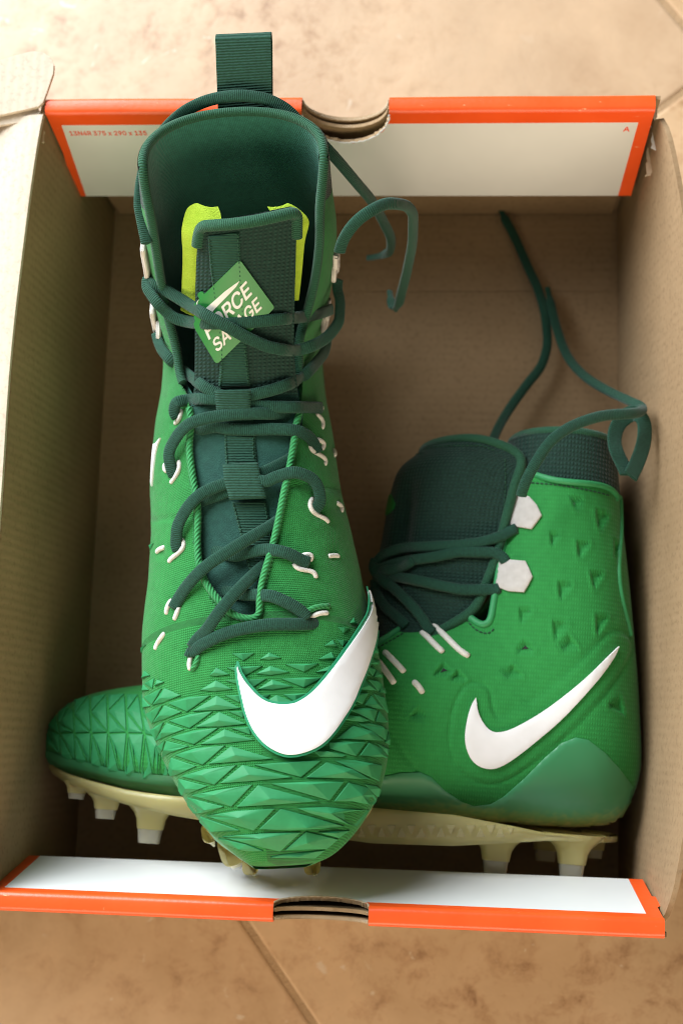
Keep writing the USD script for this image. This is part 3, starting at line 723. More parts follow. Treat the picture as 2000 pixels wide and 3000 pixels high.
strap('tongue_strap', [(645, 1200), (735, 1196), (752, 1269), (747, 1290), (753, 1358), (661, 1365), (657, 1278), (652, 1240)], .2, .8, m_web, cl, ST1)
strap('tongue_strap', [(679, 1470), (779, 1467), (787, 1512), (800, 1600), (803, 1680), (735, 1690), (722, 1648), (702, 1561)], .2, .8, m_web, cl, ST1)
strap('lace_keeper', [(638, 1137), (736, 1133), (736, 1198), (641, 1203)], 4.2, 1.0, m_web, cl, ST1)
strap('lace_keeper', [(658, 1367), (756, 1360), (769, 1423), (779, 1465), (677, 1470), (662, 1410)], 4.2, 1.0, m_web, cl, ST1)
# the label on the tongue
lab = Polygon([(703, 759), (800, 897), (637, 1062), (578, 960), (563, 905), (590, 872), (573, 835), (584, 840), (602, 861)]).buffer(-7).buffer(9)
lb = strap('tongue_label', np.array(lab.exterior.coords)[:-1], 1.1, .35, m_label, cl, ST1, udir=None, step=12)
def text_on(surf, text, p0, ebase, ecap, cap_mm, off, mat, parent, name='lettering', width=None):
    """lettering laid on a surface: p0, the baseline and the cap height are given in photo pixels"""
    m = meshkit.text_mesh(text, 1.0, depth=.1, bold=True)
    m = m.subdivide_to_size(.35)
    v = m.vertices; wv = v[:, 0].max() - v[:, 0].min()
    px = np.array(p0, float) + ((v[:, :1] - v[:, 0].min()) / wv) * np.array(ebase, float) + v[:, 1:2] * np.array(ecap, float)
    P, N = surf.cast_near(px, np.array(p0) + np.array(ebase) / 2)
    m.vertices = P + N * (off + v[:, 2:3] * 1.5)
    m.fix_normals()
    return obj(name, m, mat, parent)
L4 = lambda x, y: (540 + x * .2551, 720 + y * .2551)
text_on(ST1, 'FORCE', L4(297, 1062), (480 * .2551, -530 * .2551), (-64 * .2551, -150 * .2551), 1, 1.5, m_print_w, lb)
text_on(ST1, 'SAVAGE', L4(385, 1205), (500 * .2551, -512 * .2551), (-54 * .2551, -128 * .2551), 1, 1.5, m_print_w, lb)
mk = [L4(*p) for p in ((637, 384), (560, 440), (470, 510), (385, 590), (240, 722), (205, 742), (180, 690), (170, 640), (188, 600), (165, 630), (152, 690), (165, 760), (210, 800), (265, 790), (318, 768), (370, 700), (520, 540), (600, 450))]
mm_, _ = patch_mesh(ST1, mk, 1.5, .1, step=10)
obj('tick_mark', mm_, m_print_w, lb)
# yellow foam behind the tongue
def wing(pts):
    P = []
    for inner, outer, h in pts:
        a = R1.at_h([inner, outer], h)
        mid_ = a.mean(0) + (R1.world(np.zeros(3)) * 0 + S1 * 1.5)
        k_ = min(1., np.linalg.norm(a[1] - a[0]) / 14) ** 2
        P.append(np.stack([a[0] * (1 - x) + a[1] * x + S1 * k_ * (2 * math.sin(math.pi * x) - 3.0 * x * x) for x in np.linspace(0, 1, 12)]))
    P = np.array(P)
    Q = np.stack([PchipInterpolator(np.linspace(0, 1, len(P)), P[:, j])(np.linspace(0, 1, 36)) for j in range(12)], 1)
    return Q
wl = wing([((638, 604), (578, 600), 169.5), ((648, 640), (548, 625), 167.5), ((650, 690), (532, 680), 163), ((640, 760), (534, 760), 150), ((620, 840), (532, 840), 136), ((610, 920), (528, 920), 122)])
sheet('tongue_backing', wl, 2.5, m_yellow, cl, False)
wr = wing([((782, 604), (842, 600), 169.5), ((800, 630), (876, 622), 167.5), ((820, 660), (905, 662), 163), ((835, 720), (893, 712), 154), ((845, 800), (884, 800), 138), ((850, 880), (875, 880), 124)])
sheet('tongue_backing', wr, 2.5, m_yellow, cl, True)

def stitches(surf, lines, lift, mat, parent, dash=8., gap=5., r=.3, toward=(720, 1100)):
    """short threads along photo-pixel lines, joined into one part"""
    V, F, o = [], [], 0
    for ln in lines:
        q = smooth_path(np.array(ln, float), 400, 'pchip' if len(ln) > 2 else 'pchip')
        L = np.r_[0, np.cumsum(np.linalg.norm(np.diff(q, axis=0), axis=1))]
        s0 = 0.
        while s0 + dash < L[-1]:
            ss_ = np.linspace(s0, s0 + dash, 5); s0 += dash + gap
            p = np.stack([np.interp(ss_, L, q[:, k]) for k in (0, 1)], 1)
            P, N = surf.cast_near(p, toward)
            if np.isnan(P).any(): continue
            v, f, _ = tube_mesh(P + N * (lift + .25 * np.sin(np.linspace(0, np.pi, 5)))[:, None], N, r, r, m=6)
            V.append(v); F.append(f + o); o += len(v)
    if V: obj('stitching', (np.concatenate(V), np.concatenate(F)), mat, parent, kind='stuff')
stitches(ST1, [[(616, 695), (622, 780), (637, 900), (652, 1033), (646, 1130)], [(697, 683), (701, 760), (710, 900), (718, 1026), (728, 1126)], [(662, 1272), (663, 1300), (667, 1358)], [(746, 1272), (741, 1292), (747, 1354)], [(684, 1476), (707, 1561), (727, 1646), (740, 1686)], [(774, 1474), (781, 1512), (794, 1600), (798, 1674)]], 1.05, m_bind, cl)
stitches(SU1, [[(544, 1300), (549, 1352), (558, 1418), (568, 1469), (568, 1530), (566, 1600)], [(612, 1748), (632, 1775), (665, 1815)], [(752, 1796), (771, 1745), (787, 1683), (806, 1622)]], .15, m_cord, cl)
# rubber scales of the toe: outlines and peaks as they stand in the photograph (5.227 steps to a pixel, from each group's corner)
SCALES = {
 (400, 1880): [
  ('1120,520 1225,400 1425,505 1230,530', '1195,480'), ('975,745 1220,595 1470,730 1200,765', '1210,700'), ('255,970 435,715 680,825 420,930', '405,865'),
  ('120,850 390,725 245,965', '240,815'), ('490,945 800,850 1130,830 780,1075', '790,890'), ('870,1065 1230,830 1595,1025 1230,1055', '1235,980'),
  ('135,640 280,565 250,715', '220,612'), ('65,580 130,450 210,520', '120,545'), ('65,790 115,660 190,740', '115,740'), ('285,680 320,585 425,620', '330,650'),
  ('145,1110 400,980 250,1250', '270,1065'), ('260,1240 440,980 690,1080 430,1190', '400,1130'), ('105,1020 110,870 215,990', '130,1000'), ('500,1215 830,1110 1170,1075 820,1330', '820,1155'),
  ('915,1310 1270,1080 1675,1265 1270,1305', '1275,1220'), ('210,1350 420,1240 300,1510', '320,1330'), ('285,1530 470,1250 735,1345 480,1440', '430,1390'), ('535,1470 880,1365 1255,1325 885,1575', '870,1410'),
  ('985,1575 1350,1345 1800,1510 1370,1560', '1360,1465'), ('60,100 150,50 75,200', '100,90'), ('50,270 120,230 52,385', '80,265')],
 (600, 1880): [
  ('415,185 575,180 760,175 590,295', '575,197'), ('845,270 985,170 1165,250 990,280', '980,238'), ('330,400 600,385 880,375 620,525', '605,418'), ('785,495 1005,375 1290,470 1010,515', '1000,455'),
  ('315,600 540,590 945,570 715,720', '620,605'), ('810,735 1030,585 1345,690 1040,740', '1045,668'), ('300,830 545,820 540,940', '470,845'), ('800,820 1000,815 900,910', '900,828'),
  ('935,925 1095,820 1390,940 1250,985 1080,970', '1130,965'), ('1225,350 1520,345 1735,340 1515,465', '1520,375'), ('1165,570 1520,555 1797,557 1512,707', '1530,590'),
  ('1195,810 1400,800 1597,792 1387,932', '1390,830'), ('365,1075 595,1070 590,1170', '520,1090'), ('405,1330 690,1310 700,1430', '620,1340')],
 (850, 1800): [
  ('910,135 965,55 1015,150', '960,130'), ('725,195 895,215 810,290', '815,218'), ('515,485 645,395 725,495', '655,465'), ('705,385 880,415 800,490', '800,408'), ('425,690 625,580 700,690', '650,672'),
  ('385,890 620,785 580,890', '560,870'), ('1240,340 1305,345 1305,480 1225,470', '1285,440'), ('1225,490 1310,480 1340,600 1190,600', '1270,560'), ('1170,640 1225,640 1205,760 1160,740', '1200,720'),
  ('1235,670 1360,710 1340,770 1210,765', '1280,745'), ('1145,810 1265,810 1300,860 1255,945', '1245,845'), ('1110,870 1220,945 1095,930', '1140,920'), ('1310,860 1400,925 1395,970 1270,960', '1340,930'),
  ('1025,1145 1130,1000 1310,1170 1150,1160', '1180,1105'), ('1185,1000 1345,1025 1395,1090 1340,1180', '1310,1045'), ('1370,1090 1440,1140 1450,1215 1355,1200', '1400,1180'), ('990,1205 1185,1210 1095,1380 960,1310', '1060,1240'),
  ('1135,1395 1235,1250 1415,1460 1280,1440', '1300,1390'), ('1270,1225 1435,1275 1485,1510 1420,1440', '1400,1295'), ('920,1400 940,1340 1020,1395', '960,1380'), ('900,1465 1080,1440 1200,1440 1320,1475 1275,1640', '1180,1475')],
 (850, 2080): [
  ('850,115 900,85 1200,165 1100,190 820,150', '1050,115'), ('1300,180 1350,25 1490,190 1400,200', '1440,180'), ('1040,215 1230,215 1400,255 1480,320 1450,460', '1390,290'), ('705,445 955,245 1250,330 1415,475 1150,460', '1160,378'),
  ('590,500 850,490 1150,500 1000,710 600,600', '850,535'), ('1060,700 1200,505 1400,600 1480,740 1300,720', '1350,685'), ('1330,525 1500,600 1480,690', '1440,595'), ('355,635 500,620 850,700 800,725 450,720', '600,650'),
  ('670,780 1000,775 1395,850 1350,1090', '1150,850'), ('245,1040 550,805 950,910 1220,1065 850,1050', '820,960'), ('-544,846 -17,795 470,780 165,1035', '-20,825'), ('-295,1135 300,1100 820,1105 600,1390', '330,1145'),
  ('670,1400 890,1115 1200,1200 1345,1390 1310,1470 950,1400', '1060,1300'), ('1130,1140 1300,1165 1420,1230 1350,1370', '1330,1195'), ('1415,860 1475,900 1430,1150 1370,1100', '1430,960'), ('1490,330 1510,420 1505,540 1440,500', '1490,450')],
 (400, 2080): [
  ('300,560 440,480 370,740', '360,550'), ('375,770 470,480 800,560 480,670', '460,610'), ('590,695 900,590 1355,550 1020,845', '880,655'), ('1110,830 1450,560 2085,751 1546,796', '1525,711'), ('395,800 510,740 465,970', '445,830'),
  ('515,1035 470,960 540,735 915,865 700,960', '605,905'), ('700,1015 1050,910 1530,850 1195,1150', '1030,1000'), ('535,1110 620,1070 610,1250', '590,1130'), ('680,1335 615,1230 650,1055 1085,1170 850,1260', '800,1195')],
 (600, 2150): [('240,760 580,480 1330,670 690,730', '690,640'), ('495,1120 820,790 1746,1035 1000,1090', '1005,995')],
 (560, 2270): [
  ('15,315 400,240 940,155 620,490', '380,300'), ('35,600 -61,457 -46,347 500,490 260,570', '250,525'), ('240,630 700,555 1280,520 960,855', '750,640'), ('1045,830 1370,525 1516,560 2136,730 2336,785 1900,830 1516,850', '1760,785'),
  ('150,640 740,850 290,870 135,710', '350,840'), ('480,945 1100,900 1676,880 1360,1170 1100,1110', '1060,940'), ('425,965 850,1065 1100,1160 850,1165 500,1040', '760,1110')],
 (850, 2270): [
  ('-80,1150 240,870 730,985 560,1130', '240,1010'), ('110,515 560,495 850,530 1195,540 1010,790 300,590', '600,575'), ('430,880 900,850 740,965', '660,875'), ('1240,560 1260,600 1040,790', '1180,650'), ('-150,1225 530,1150 380,1275 -300,1260', '120,1215')],
}
pp_ = lambda s, o: [(o[0] + float(a) / 5.227, o[1] + float(b) / 5.227) for a, b in (q.split(',') for q in s.split())]
for o, lst in SCALES.items():
    for outline, peak in lst:
        c = pp_(outline, o); pk = pp_(peak, o)[0]
        area = abs(sum(x0 * y1 - x1 * y0 for (x0, y0), (x1, y1) in zip(c, c[1:] + c[:1]))) / 2
        m = scale_mesh(SU1, c, pk, float(np.clip(.8 + .022 * math.sqrt(area), 1.0, 3.0)))
        if m is not None: obj('scale', m, m_scale, cl)
# small teeth along the outer edge
for k, y in enumerate(np.arange(1595, 1880, 19.)):
    x = np.interp(y, [1590, 1700, 1800, 1900], [442, 430, 421, 411])
    c = [(x - 4, y), (x + 9, y - 3 + 6 * (k % 2)), (x + 1, y + 15)]
    m = scale_mesh(SU1, c, (x + 2, y + 5), 1.3)
    if m is not None: obj('scale', m, m_scale, cl)

# emblem on the toe, on its green backing
EMB = [(699.5, 1956), (704, 1972), (719, 1999), (738, 2022), (753, 2039), (772, 2054), (791, 2063), (820, 2068), (850, 2067), (869, 2062), (902, 2041), (932, 2010), (965, 1968), (1003, 1913), (1041, 1855), (1060, 1821), (1071, 1798), (1075, 1760), (1070, 1725), (1058, 1698),
       (1074, 1735), (1083, 1770), (1089, 1815), (1088, 1848), (1084, 1886), (1074, 1924), (1060, 1972), (1043, 2016), (1032, 2049), (1016, 2083), (1003, 2103), (984, 2135), (955, 2172), (926, 2195), (888, 2210), (857, 2216), (830, 2214), (800, 2201), (772, 2181), (747, 2150), (733, 2122), (722, 2092), (714, 2058), (707, 2025), (701, 1995), (697.5, 1962)]
EMB = soften(EMB)
back = Polygon(EMB).buffer(7.5, quad_segs=4).union(Polygon([(693, 1962), (696, 1940), (702, 1941), (708, 1962)])).simplify(1).intersection(sbox(0, 1722, 3000, 3000))
bm, _ = patch_mesh(SU0, np.array(back.exterior.coords)[:-1], 2.3, .5, step=11)
bk = obj('emblem_backing', bm, m_film, cl, smooth=40)
em, _ = patch_mesh(SU0, EMB, 2.8, .75, step=10, bevel=.45)
obj('emblem', em, m_emblem, cl, smooth=50)
em2, _ = patch_mesh(SU1, [(472, 1283), (464, 1303), (457, 1330), (452, 1368), (447, 1425), (445, 1410), (447, 1360), (450, 1325), (453, 1300), (456, 1302), (460, 1298)], .3, .8, step=7)
obj('emblem', em2, m_emblem, cl, smooth=50, label='sliver of a white emblem on the outer side')

# white and green cords that hold the lace
def cord(px, mat=m_white_cord, r=1.08, lift=.7, surf=SU1, parent=None, toward=(740, 1500), n=26, name='eyelet_cord'):
    q = smooth_path(np.array(px, float), n)
    P, N = surf.cast_near(q, toward)
    e = np.sin(np.linspace(0, np.pi, n)) ** .4
    return add_tube(name, P + N * (lift * e - .4)[:, None], N, r, r, mat, parent or cl, m=12)
for c in ([(523, 1352), (526, 1370), (514, 1398), (501, 1413)], [(486, 1358), (484, 1372), (486, 1380)], [(533, 1581), (538, 1602), (518, 1625), (495, 1645)], [(460, 1617), (468, 1610), (480, 1604)], [(501, 1760), (492, 1778), (487, 1796)],
          [(528, 1760), (523, 1785), (511, 1813)], [(480, 1857), (468, 1877), (455, 1900)], [(564, 1916), (557, 1935), (556, 1960)], [(531, 1204), (528, 1222), (513, 1240)], [(931, 1288), (946, 1301), (944, 1314)],
          [(908, 1303), (926, 1329), (951, 1347), (952, 1360)], [(977, 1319), (979, 1334)], [(916, 1461), (908, 1484), (924, 1507), (951, 1520), (961, 1529)], [(987, 1474), (998, 1486), (1000, 1497)], [(888, 1627), (911, 1630), (910, 1640)],
          [(862, 1653), (880, 1668), (921, 1681), (925, 1691)], [(964, 1629), (978, 1628), (990, 1629)], [(906, 1812), (931, 1799), (958, 1796)], [(927, 1214), (943, 1237), (944, 1253)], [(939, 1190), (941, 1200)]):
    cord(c)
cord([(580, 1918), (575, 1945), (563, 1961)], m_cord, 1.2)
cord([(886, 1813), (906, 1788), (936, 1778), (962, 1776)], m_cord, 1.3)
for q, tw in (([(427, 713), (431, 745), (437, 778), (441, 811)], (520, 760)), ([(447, 894), (451, 922), (457, 950), (461, 976)], (560, 930)), ([(1008, 730), (1004, 755), (996, 785), (990, 815)], (880, 770)), ([(969, 893), (970, 915), (962, 942), (953, 962)], (860, 930))):
    n = 16; P, N = SU1.cast_near(smooth_path(np.array(q, float), n), tw)
    z = rays(q[1:2])[0]
    side = np.array([1., 0, 0]) * (-1 if q[0][0] < 700 else 1)
    add_tube('lace_loop', P + side * 1.0, side[None], 4.2, 1.25, m_white_tape, cl, m=20, sq=4)

# laces
LUP = H1
def lace(px, lift, n=None, rw=2.7, rt=1.15, taut=.7, surf=SA1):
    px = np.array(px, float); n = n or max(30, int(np.linalg.norm(np.diff(px, axis=0), axis=1).sum() / 7))
    P, N = lace_path(surf, px, lift, n, taut)
    up = EYE - P; up /= np.linalg.norm(up, axis=1, keepdims=True)
    return add_tube('lace', P, up * .6 + np.nan_to_num(N) * .4, rw, rt, m_lace, cl, m=18, sq=2.6)
lace([(548, 1905), (556, 1909), (595, 1887), (656, 1858), (732, 1838), (809, 1829), (885, 1829), (922, 1826), (944, 1810)], [1.2, 2.2, 2.6, 2.6, 2.6, 2.2, 1.4, -2.5])
lace([(562, 1897), (576, 1876), (605, 1846), (636, 1801), (682, 1745), (727, 1699), (756, 1672), (785, 1648)], [1.0, 2.2, 4.2, 5.4, 5.0, 3, -.5, -3.5])
lace([(900, 1812), (888, 1797), (835, 1763), (784, 1745), (717, 1742), (666, 1735), (620, 1722)], [1.0, 2.0, 2.5, 2.0, 1.5, 0, -3.5])
lace([(508, 1782), (516, 1766), (554, 1709), (605, 1658), (666, 1617), (732, 1576), (784, 1546), (812, 1528), (840, 1510)], [.8, 2.2, 4.0, 5.4, 5.4, 4.8, 3, 0, -4])
lace([(905, 1650), (885, 1642), (835, 1619), (784, 1610), (732, 1617), (690, 1628), (636, 1617), (590, 1606)], [1.0, 2.2, 2.6, 2.0, 1.5, 1.5, 0, -3.5])
lace([(522, 1612), (516, 1594), (518, 1556), (544, 1495), (585, 1450), (636, 1425), (680, 1412), (740, 1404), (775, 1410), (809, 1397), (860, 1384), (905, 1397), (932, 1428), (938, 1464), (922, 1492)], [.8, 2.2, 3.2, 3.6, 3.4, 2.8, 2.2, 2.2, 2.6, 3.2, 3.6, 3.6, 3.0, 2.2, .8])
lace([(575, 1476), (605, 1462), (645, 1448), (690, 1428), (740, 1400), (775, 1382), (805, 1368), (840, 1350), (862, 1335)], [-3, .6, 1.4, 1.6, 1.6, 1.8, 1.2, -.5, -4])
lace([(510, 1394), (502, 1376), (495, 1333), (516, 1282), (560, 1239), (637, 1219), (733, 1211), (797, 1212), (845, 1218), (880, 1222)], [.8, 2.2, 3.4, 4.2, 4.8, 4.8, 4.6, 3.8, 1.0, -3.5])
lace([(930, 1325), (924, 1308), (905, 1280), (860, 1260), (797, 1257), (733, 1259), (669, 1256), (631, 1250), (592, 1258), (552, 1272)], [1.0, 2.2, 3.0, 3.0, 2.2, 1.6, 1.6, 1.6, .5, -3.5])
lace([(519, 1222), (510, 1203), (516, 1180), (545, 1172), (600, 1168), (660, 1172), (739, 1186), (828, 1192), (900, 1193), (942, 1194)], [.8, 2.2, 2.8, 3.0, 2.6, 2.2, 2.2, 2.8, 3.0, 2.2])
lace([(640, 1172), (700, 1164), (739, 1156), (809, 1138), (880, 1107), (924, 1065), (953, 1022), (957, 985)], [1.6, 2.0, 2.4, 2.6, 2.8, 2.8, 2.4, 1.6], taut=.85)
lace([(700, 1176), (637, 1154), (605, 1137), (554, 1099), (497, 1052), (468, 1012), (458, 975)], [1.6, 2.2, 2.6, 3.0, 3.2, 2.6, 1.8], taut=.85)
lace([(434, 815), (430, 835), (446, 867), (478, 905), (522, 935), (592, 947), (656, 947), (733, 943), (797, 937), (860, 931), (924, 921), (972, 905)], [1.2, 2.4, 2.6, 2.6, 2.2, 2.0, 2.0, 2.0, 2.4, 2.6, 2.8, 2.0], taut=.9)
lace([(438, 812), (436, 824), (478, 846), (541, 884), (605, 924), (669, 958), (733, 993), (797, 1018), (860, 1026), (924, 1008), (972, 972), (994, 931), (996, 886), (988, 840), (990, 818)], [1.6, 3.4, 5.0, 5.6, 5.8, 5.8, 5.0, 4.2, 3.8, 3.8, 3.6, 3.4, 3.2, 2.6, 1.6], taut=.9)
def free_lace(pts, rw=2.55, rt=1.4, n=160, parent=None, end=1):
    """lace hanging in the air: (px x, px y, world height)"""
    q = smooth_path(np.array(pts, float), n, 'pchip')
    P = np.concatenate([at_z(q[k:k + 1, :2], q[k, 2]) for k in range(n)])
    for k in range(3): P[:, k] = smooth1(P[:, k], 2)
    up = EYE - P; up /= np.linalg.norm(up, axis=1, keepdims=True)
    u_ = np.linspace(0, 1, n); u_ = u_ if end > 0 else 1 - u_; tp_ = 1 - .40 * np.clip((u_ - .95) / .02, 0, 1)
    return add_tube('lace', P, up + np.array([[.25, .1, 0]]), rw * tp_, rt * tp_, m_lace, parent or cl, m=16, sq=2.4)
free_lace([(431, 716, 184), (425, 690, 185), (415, 640, 186), (408, 600, 187), (411, 555, 188), (421, 497, 189), (446, 434, 190), (497, 363, 192), (561, 313, 194), (638, 286, 196), (700, 279, 197), (765, 286, 196), (829, 312, 193), (893, 374, 188), (957, 434, 178), (1000, 482, 166), (1047, 538, 150), (1091, 591, 130), (1123, 650, 108), (1146, 706, 88), (1143, 734, 76), (1117, 748, 66), (1072, 755, 55)], n=260)
free_lace([(994, 740, 184), (1000, 716, 187), (1028, 666, 193), (1079, 621, 196), (1142, 595, 192), (1187, 601, 182), (1210, 632, 170), (1209, 690, 150), (1194, 782, 118), (1175, 859, 92), (1164, 898, 78), (1153, 902, 71), (1146, 880, 66), (1141, 850, 58)], n=200)

# pull tab
def pull_tab(bl, br, tl, tr, zb, zt, mat, parent, th=1.3, gap=3.4):
    nb = 24
    rows = []
    for k, t in enumerate(np.linspace(0, 1, nb)):
        a = np.array(bl) * (1 - t) + np.array(tl) * t; b = np.array(br) * (1 - t) + np.array(tr) * t
        z = zb + (zt - zb) * t + 1.2 * math.sin(math.pi * t)
        A, B = at_z([a], z)[0], at_z([b], z)[0]
        rows.append([A + (B - A) * x for x in np.linspace(0, 1, 9)])
    R = np.array(rows); up = np.cross(R[-1, -1] - R[-1, 0], R[-1, 0] - R[0, 0]); up /= np.linalg.norm(up)
    if up[2] < 0: up = -up
    d = (R[-1] - R[-2]); d /= np.linalg.norm(d, axis=1, keepdims=True)
    arc = [R[-1] + d * (gap / 2 * math.sin(a)) - up * (gap / 2 * (1 - math.cos(a))) for a in np.linspace(.25, math.pi, 8)]
    P = np.concatenate([R, np.array(arc), R[::-1] - up * gap])
    return sheet('pull_tab', P, th, mat, parent, True)
pull_tab((640, 345), (797, 330), (632, 121), (794, 114), 187, 203, m_web, cl)

# sole: plate, cup and studs
def sole(sh, parent, studs, cup_t=(1, DD[14]), truss=None, cup_w=1.3, heel_k=1.):
    tt = np.linspace(cup_t[0], cup_t[1], 120)
    ph = np.linspace(rad(112), rad(248), 60)
    P = sh.skin(tt[:, None] * np.ones((1, 60)), ph[None] * np.ones((120, 1)))
    W = sh.world(P); f = grid_faces(120, 60)[:, ::-1]; n = merged_normals(W.reshape(-1, 3), f).reshape(W.shape)
    edge = np.minimum(1, np.minimum(np.arange(60), 59 - np.arange(60)) / 6.)
    cup = W + n * (.5 + cup_w * edge)[None, :, None] * np.clip(np.arange(120) / 10., .25, 1)[:, None, None]
    cuv = np.stack(np.broadcast_arrays(np.linspace(0, 1, 120)[:, None], (.12 + np.abs(ph - np.pi) / rad(68) * .95)[None]), -1).reshape(-1, 2)
    obj('sole_cup', (cup.reshape(-1, 3), f), m_tpu, parent, uv=cuv, normals=merged_normals(cup.reshape(-1, 3), f))
    # plate: follows the outline of the foot
    ts = np.linspace(0, DD[12], 400); out = []
    for sg in (1, -1):
        q = sh.skin(ts, np.full_like(ts, sg * rad(118))); out.append((q[::-1, 0], abs(q[::-1, 1])))
    ss = np.r_[np.linspace(9, 18, 14), np.linspace(20, 284, 110), np.linspace(286, 297.5, 16)]
    wr, wl_ = [np.interp(ss, a, b) for a, b in out]
    heel = np.where(ss < 36, np.sqrt(np.clip(1 - ((36 - ss) / 27.) ** 2, 0, 1)), 1.)
    toe = np.where(ss > 272, np.sqrt(np.clip(1 - ((ss - 272) / 26.) ** 2, 0, 1)), 1.)
    wr, wl_ = np.minimum(wr, 60) * heel * toe, np.minimum(wl_, 60) * heel * toe
    wr = np.where(ss < 60, np.interp(ss, [0, 36, 60], [31, 31, np.interp(60, ss, wr)]) * heel, wr); wl_ = np.where(ss < 60, np.interp(ss, [0, 36, 60], [31, 31, np.interp(60, ss, wl_)]) * heel, wl_)
    hk = np.interp(ss, [0, 90, 130], [heel_k, heel_k, 1.]); wr, wl_ = wr * hk, wl_ * hk
    o = np.argsort(SEC[:13, 0]); hB = np.interp(ss, SEC[o, 0], SEC[o, 1])
    ks = [0, 20, 46, 60, 90, 127, 200, 235, 260, 275, 290, 300]
    zt = np.interp(ss, ks, [-2, -2, -2, 0, 3, 3, 1, 0, 0, 0, 0, 0]); zb = np.interp(ss, ks, [-4.5, -5, -5.5, -7, -11, -13, -10, -7.5, -6, -5, -4, -2])
    cols = [(1.0, 0.), (1.03, .12), (1.03, .4), (1.0, .75), (.95, .97), (.5, 1.), (0, 1.)]
    ring = []
    for sc, dz in cols: ring.append(np.stack([ss, -wr * sc, hB + zt + (zb - zt) * dz], 1))
    for sc, dz in cols[-2::-1]: ring.append(np.stack([ss, wl_ * sc, hB + zt + (zb - zt) * dz], 1))
    P = np.stack(ring, 1)
    Wp = sh.world(P); f = grid_faces(*P.shape[:2])
    if ((merged_normals(Wp.reshape(-1, 3), f) * sh.B[2]).sum(1).mean()) > 0: f = f[:, ::-1]
    pv = Wp.reshape(-1, 3); nn = merged_normals(pv, f); k = len(pv)
    pl_ = obj('sole_plate', (np.concatenate([pv, pv - nn * 1.5]), np.concatenate([f, f[:, ::-1] + k])), m_plate, parent, normals=np.concatenate([nn, -nn]))
    if truss:
        SP = Surf(pv, f)
        for q in truss:
            cm, _ = patch_mesh(SP, q, .3, .2, step=60, edge=9)
            if len(cm.faces): obj('cell', cm, m_cell, pl_)
    for (s_, w_, h_, L, r0, tip, ang) in studs:
        z = np.array([-.12, .08, .22, .38, .64, .64001, 1.0]); r = r0 * np.array([2.3, 1.75, 1.36, 1.12, 1.0, .97, .84] if r0 > 5 else [1.6, 1.35, 1.15, 1.05, .98, .95, .82])
        a = np.linspace(0, 2 * np.pi, 25)[:-1]
        ca, sa = np.sign(np.cos(a)) * abs(np.cos(a)) ** .62, np.sign(np.sin(a)) * abs(np.sin(a)) ** .62
        def ring(zz, rr):
            x, y = rr * 1.0 * ca, rr * .72 * sa
            return np.stack([s_ + x * math.cos(ang) - y * math.sin(ang), w_ + x * math.sin(ang) + y * math.cos(ang), np.full(24, h_ - zz * L)], 1)
        def body(k0, k1, r):
            V = np.concatenate([ring(z[k], r[k]) for k in range(k0, k1)] + [[[s_, w_, h_ - z[k1 - 1] * L]]]); n = k1 - k0
            ff = grid_faces(n, 24, wrap=True); j = np.arange(24)
            ff = np.concatenate([ff, np.stack([(n - 1) * 24 + j, (n - 1) * 24 + (j + 1) % 24, np.full(24, n * 24)], 1)])
            m = trimesh.Trimesh(sh.world(V), ff, process=False)
            return m
        if tip:
            st = obj('stud', body(0, 5, r), m_plate, parent, smooth=45)
            obj('stud_tip', body(5, 7, r * .97), m_tip, st, smooth=45)
        else:
            r = r0 * np.array([1.6, 1.3, 1.1, .85, .6, .58, .3])
            obj('stud', body(0, 7, r), m_plate, parent, smooth=45)
sole(R1, cl, [(277, -29, 3, 16, 2.8, False, .2), (285, -19, 3, 17, 4.6, True, .3), (292, -10, 5, 15, 3.2, False, 0), (293, 17, 5, 15, 3.2, False, 0), (45, 14, 4, 15, 5., True, 0), (45, -14, 4, 15, 5., True, 0)], cup_w=3.0, heel_k=.72)
# ================================================================ the cleat that lies on its side (a left shoe, toe towards the left wall)
def rot3(ax, a):
    ax = np.array(ax, float); K = np.array([[0, -ax[2], ax[1]], [ax[2], 0, -ax[0]], [-ax[1], ax[0], 0]])
    return np.eye(3) + math.sin(a) * K + (1 - math.cos(a)) * K @ K
Q2 = (144.3, -160.5, 48.0, -.0537, .011, .0043)
B2 = (rot3([0, 0, 1], Q2[3]) @ rot3([0, 1, 0], Q2[4]) @ rot3([1, 0, 0], Q2[5]) @ np.array([[-1, 0, 0], [0, 0, 1], [0, 1, 0]], float).T).T
R2 = Shoe(Q2[:3], B2[0], B2[1], B2[2], (.9838, 1, 1.032), W_LAT, W_MED)
S2, W2, H2 = B2
c2 = thing('football_cleat', 'green high-top football cleat lying on its side, toe against the left wall of the box', 'cleat', Q2[:3])
SHELL2 = Polygon([(1396, 1150), (1425, 1330), (1488, 1420), (1490, 1480), (1484, 1537), (1458, 1690), (1443, 1780), (1436, 1822), (1420, 1838), (1396, 1828), (1362, 1796), (1330, 1772), (1288, 1764), (1258, 1778), (1225, 1803), (1180, 1838), (1120, 1876), (1040, 1925), (900, 2000), (700, 2060), (-300, 2060), (-300, 2900), (2300, 2900), (2300, 1150)])
def edge2(t):
    ph = np.linspace(0, 1.6, 400); out = []
    base = eR1(t)
    for a, b in zip(t, base):
        if a < DD[8]: out.append(b); continue
        uv = proj(R2.world(R2.skin(np.full_like(ph, a), -ph)))
        ins = shapely.contains_xy(SHELL2, uv[:, 0], uv[:, 1])
        out.append(ph[np.argmax(ins)] if ins.any() else b)
    e = smooth1(np.array(out), 2); e[0] = 0
    return e
t1 = np.linspace(0, tV, 110, endpoint=False); t2 = np.linspace(tV, tN, 330)
MC = 300
